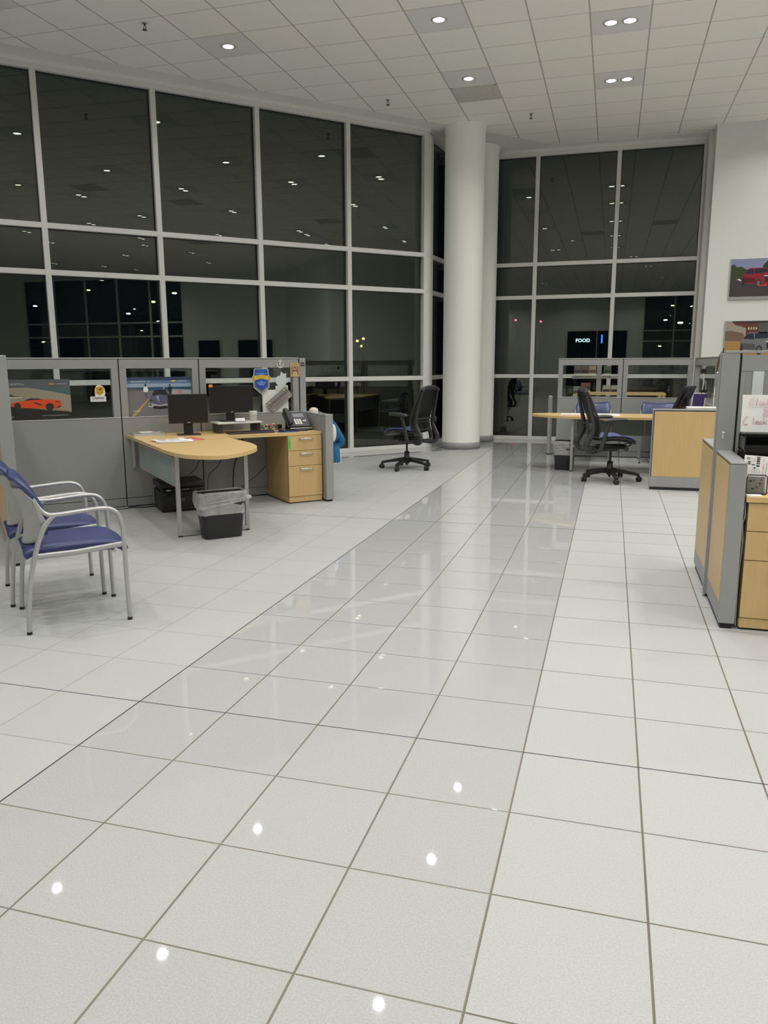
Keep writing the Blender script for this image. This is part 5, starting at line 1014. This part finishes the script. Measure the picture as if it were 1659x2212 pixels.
MB().tube([(0.0, 0, 0.004), (0.0, 0, 0.09), (0.005, 0, 0.105), (0.09, 0, 0.105), (0.1, 0, 0.095), (0.1, 0, 0.004)], 0.003, M_BLK, 8).tube([(0, 0, 0.004), (0.1, 0, 0.004)], 0.003, M_BLK, 8).tube([(0, 0.08, 0.004), (0, 0.08, 0.10), (0.1, 0.08, 0.10), (0.1, 0.08, 0.004)], 0.003, M_BLK, 8).box(0, 0.1, 0, 0.08, 0, 0.003, M_BLK).build('wire_frame', r_)
MB().box(0.002, 0.098, -0.0005, 0.0005, 0.004, 0.103, mat('wire_mesh', (0.03, 0.03, 0.03), 0.5, alpha=0.16)).build('mesh_face', r_)
r2 = thing('card_bundle', 'grey printed cards inside the mesh organizer', 'card', (2.592, 1.758, DZ + 0.004), 0)
mb = Art(); mb.box(0, 0.085, 0, 0.012, 0, 0.088, F('cgy', (170, 165, 155))); [mb.arect(a, a + c, b, b + d, F('cgk', (70, 66, 62)), 1) for a, b, c, d in ((0.01, 0.06, 0.012, 0.01), (0.03, 0.065, 0.006, 0.008), (0.055, 0.05, 0.012, 0.006), (0.02, 0.02, 0.016, 0.008), (0.042, 0.03, 0.01, 0.008), (0.058, 0.04, 0.01, 0.003), (0.062, 0.07, 0.01, 0.004))]; mb.text('NOW', 0.075, 0.045, 0.014, M_RED, 1, rot=PI / 2); mb.build('cards', r2)
o = MB().box(0, 0.075, 0, 0.05, 0, 0.004, M_WHITE, 0.001).build('note_pad', loc=(2.584, 1.675, DZ), rz=0.05); tag(o, 'small white pad at the front edge of the right-edge worktop', 'paper')
o = MB().tube([(2.581, 1.70, 0.69), (2.584, 1.69, 0.62), (2.578, 1.70, 0.57), (2.583, 1.69, 0.48), (2.58, 1.7, 0.30), (2.579, 1.69, 0.12), (2.583, 1.70, 0.01)], 0.003, M_WPLAS, 6, smooth_k=4).build('cable'); tag(o, 'thin white cable in the gap between low partition and right pedestal', 'cable')

# ------------------------------------------------------------------ wall pictures of cars on the white wall
def suv(mb, x, z, s, c, cd, k=4):
    P = lambda L: [(x + a * s, z + b * s) for a, b in L]; gl = F('suvgl', (35, 42, 55)); 
    mb.art(P([(0.0, 0.15), (0.0, 0.34), (0.06, 0.40), (0.13, 0.52), (0.2, 0.56), (0.62, 0.57), (0.78, 0.46), (0.98, 0.40), (1.1, 0.36), (1.1, 0.10), (0.75, 0.06), (0.55, 0.05), (0.3, 0.10), (0.05, 0.12)]), c, k)
    mb.art(P([(0.07, 0.40), (0.14, 0.52), (0.30, 0.54), (0.33, 0.38)]), gl, k + 1); mb.art(P([(0.34, 0.40), (0.34, 0.54), (0.62, 0.54), (0.78, 0.45), (0.6, 0.41)]), gl, k + 1)
    mb.art(P([(0.02, 0.14), (0.0, 0.30), (0.35, 0.26), (0.38, 0.12)]), cd, k + 1); mb.art(P([(0.62, 0.32), (1.1, 0.30), (1.1, 0.14), (0.64, 0.14)]), M_INK, k + 1); mb.art(P([(0.6, 0.34), (1.1, 0.35), (1.1, 0.32), (0.62, 0.305)]), F('suvch', (205, 205, 200)), k + 2)
    mb.aoval(x + 0.04 * s, z + 0.15 * s, 0.035 * s, 0.10 * s, M_INK, k + 2); mb.aoval(x + 0.46 * s, z + 0.11 * s, 0.075 * s, 0.12 * s, M_INK, k + 2); mb.aoval(x + 0.46 * s, z + 0.11 * s, 0.045 * s, 0.08 * s, F('rimg', (110, 110, 112)), k + 3)
r_ = thing('wall_picture', 'framed picture of a red car on a road, the upper one on the white wall', 'picture', (3.612, 11.272, 2.40), 0, 'car pictures on the white wall')
MB().box(0, 0.95, 0, 0.027, 0, 0.635, M_SILV, 0.002).build('frame', r_)
mb = Art(); x0 = 0.012; mb.arect(x0, 0.94, 0.045, 0.625, F('w_sky', (140, 146, 178)), 1); mb.arect(x0, 0.94, 0.045, 0.33, F('w_road', (66, 60, 60)), 2); mb.art([(x0, 0.32), (x0, 0.53), (0.05, 0.55), (0.1, 0.50), (0.17, 0.51), (0.22, 0.47), (0.30, 0.46), (0.36, 0.33), (0.2, 0.34)], F('w_bush', (58, 68, 40)), 3); mb.arect(x0 + .12, 0.9, 0.32, 0.345, F('w_grass', (85, 90, 60)), 2)
mb.art([(0.47, 0.40), (0.48, 0.52), (0.55, 0.60), (0.56, 0.625), (0.94, 0.625), (0.94, 0.40)], F('w_tree', (50, 56, 48)), 3); mb.art([(0.11, 0.31), (0.15, 0.325), (0.18, 0.29), (0.17, 0.285)], M_WHITE, 3)
suv(mb, 0.19, 0.19, 0.52, F('w_red', (150, 25, 50)), F('w_dred', (90, 20, 35))); mb.art([(0.42, 0.205), (0.55, 0.20), (0.56, 0.235), (0.5, 0.21), (0.42, 0.22)], F('w_lred', (225, 70, 70)), 8); mb.build('print', r_)
r_ = thing('wall_picture', 'framed picture of a grey car by a brick building, lower one on the white wall', 'picture', (3.597, 11.272, 1.43), 0, 'car pictures on the white wall')
MB().box(0, 0.95, 0, 0.027, 0, 0.64, M_SILV, 0.002).build('frame', r_)
mb = Art(); mb.arect(x0, 0.94, 0.01, 0.632, F('v_sky', (165, 150, 140)), 1); mb.arect(x0, 0.94, 0.01, 0.32, F('v_grass', (172, 135, 78)), 2); mb.art([(x0, 0.32), (x0, 0.47), (0.10, 0.485), (0.28, 0.44), (0.34, 0.32)], F('v_hill', (122, 98, 82)), 3); mb.art([(0.1, 0.62), (0.16, 0.57), (0.24, 0.55), (0.32, 0.52), (0.32, 0.40), (0.94, 0.40), (0.94, 0.632), (0.2, 0.632)], F('v_brick', (105, 55, 45)), 3); mb.art([(0.1, 0.63), (0.14, 0.605), (0.94, 0.60), (0.94, 0.632), (0.12, 0.632)], F('v_eave', (52, 48, 52)), 4); mb.arect(0.5, 0.68, 0.44, 0.60, F('v_gry', (85, 85, 85)), 4)
for i in range(4): mb.arect(0.35 + i * 0.037, 0.37 + i * 0.037, 0.50, 0.535, F('v_wl', (215, 205, 170)), 5)
for i in range(4): mb.arect(0.70 + (i % 2) * 0.06, 0.745 + (i % 2) * 0.06, 0.505 + (i // 2) * 0.032, 0.525 + (i // 2) * 0.032, F('v_wl', (215, 205, 170)), 5)
suv(mb, 0.25, 0.105, 0.62, F('v_car', (118, 120, 122)), F('v_card', (85, 85, 88))); mb.build('print', r_)

# ------------------------------------------------------------------ outside at night
mb = MB(); mb.box(-80, 80, -80, 160, -0.5, -0.13, M_ASPH); tag(mb.build('parking_ground'), 'dark asphalt outside the windows', 'ground', kind='stuff')
def glow(name, loc, r, col, st, label, group=None, pole=True, sc=(1.6, 1.6, 0.6)):
    m = mat('glow_' + name + str(len(MATS)), (1, 1, 1), emis=col, estr=st)
    r_ = thing(name, label, 'lamp', (loc[0], loc[1], -0.13), 0, group)
    MB().ball((0, 0, loc[2] + 0.13), r, m, sc=sc, n=10).build('lamp_head', r_)
    if pole: MB().cyl((0, 0, 0), (0, 0, loc[2] + 0.13), 0.06, M_BLK, 8).build('pole', r_)
    return r_
t1 = (4.62, 57.0, 4.66); t2 = (6.70, 57.0, 4.58)
glow('traffic_light', (-5.17, 56.8, 4.50), 0.075, (1.0, 0.02, 0.05), 24, 'red traffic light glowing outside the far window, left one', sc=(1, 1, 1))
glow('traffic_light', (-3.36, 57.0, 4.38), 0.075, (1.0, 0.02, 0.05), 24, 'red traffic light glowing outside the far window, right one', sc=(1, 1, 1))
r_ = thing('shop_sign', 'small lit white FOOD sign seen outside through the far window', 'sign', (-0.66, 67.2, -0.13), 0)
M_SIGN = mat('sign_glow', (1, 1, 1), emis=(0.55, 0.8, 1.0), estr=3.0); M_SIGNB = mat('sign_blue', (0, 0, 0), emis=(0.05, 0.25, 1.0), estr=2.0)
mb = Art(); mb.text('FOOD', 0.0, 3.25, 0.42, M_SIGN, 1, align='CENTER', depth=0.03, bold=0.004); mb.build('lettering', r_)
MB().box(-0.6, 0.6, 0.02, 0.15, 3.20, 3.72, M_BLK).box(1.50, 1.63, 0.0, 0.1, 3.15, 3.85, M_SIGNB).box(1.45, 1.68, 0.12, 0.15, 0, 3.9, M_BLK).box(-0.05, 0.05, 0.1, 0.2, 0, 3.4, M_BLK).build('sign_board', r_)
rnd = random.Random(21)
gs = 'distant parking lot lamps mirrored in the windows'
for i in range(26):
    x = rnd.uniform(24, 60); y = rnd.uniform(-26, -4) * (x / 30); z = rnd.uniform(3.2, 7.0)
    glow('parking_lamp', (x, y, z), rnd.uniform(0.07, 0.14), ((1, 0.95, 0.8), (0.8, 0.92, 1), (1, 0.85, 0.6))[i % 3], 24, 'distant lit parking lot lamp mirrored in the dark windows', gs)

for k, (x, y, z) in enumerate(((-10.52, 35.3, 2.51), (-10.39, 35.6, 2.26), (-10.23, 35.4, 2.62))):
    glow("street_lamp", (x, y, z), 0.07, (1.0, 0.55, 0.12), 8, 'small amber lamp glowing outside the slanted windows beyond the standing swivel chair', 'amber lamps outside the slanted windows', sc=(1, 1, 1))

for i in range(24):
    y = rnd.uniform(-46, -27); x = rnd.uniform(3.6, 7.4) + (-20 - y) * 0.07
    glow('parking_lamp', (x, y, rnd.uniform(2.6, 8.5)), rnd.uniform(0.07, 0.13), ((1, 0.95, 0.85), (0.85, 0.93, 1))[i % 2], 24, 'distant lit parking lot lamp mirrored in the dark windows', gs)
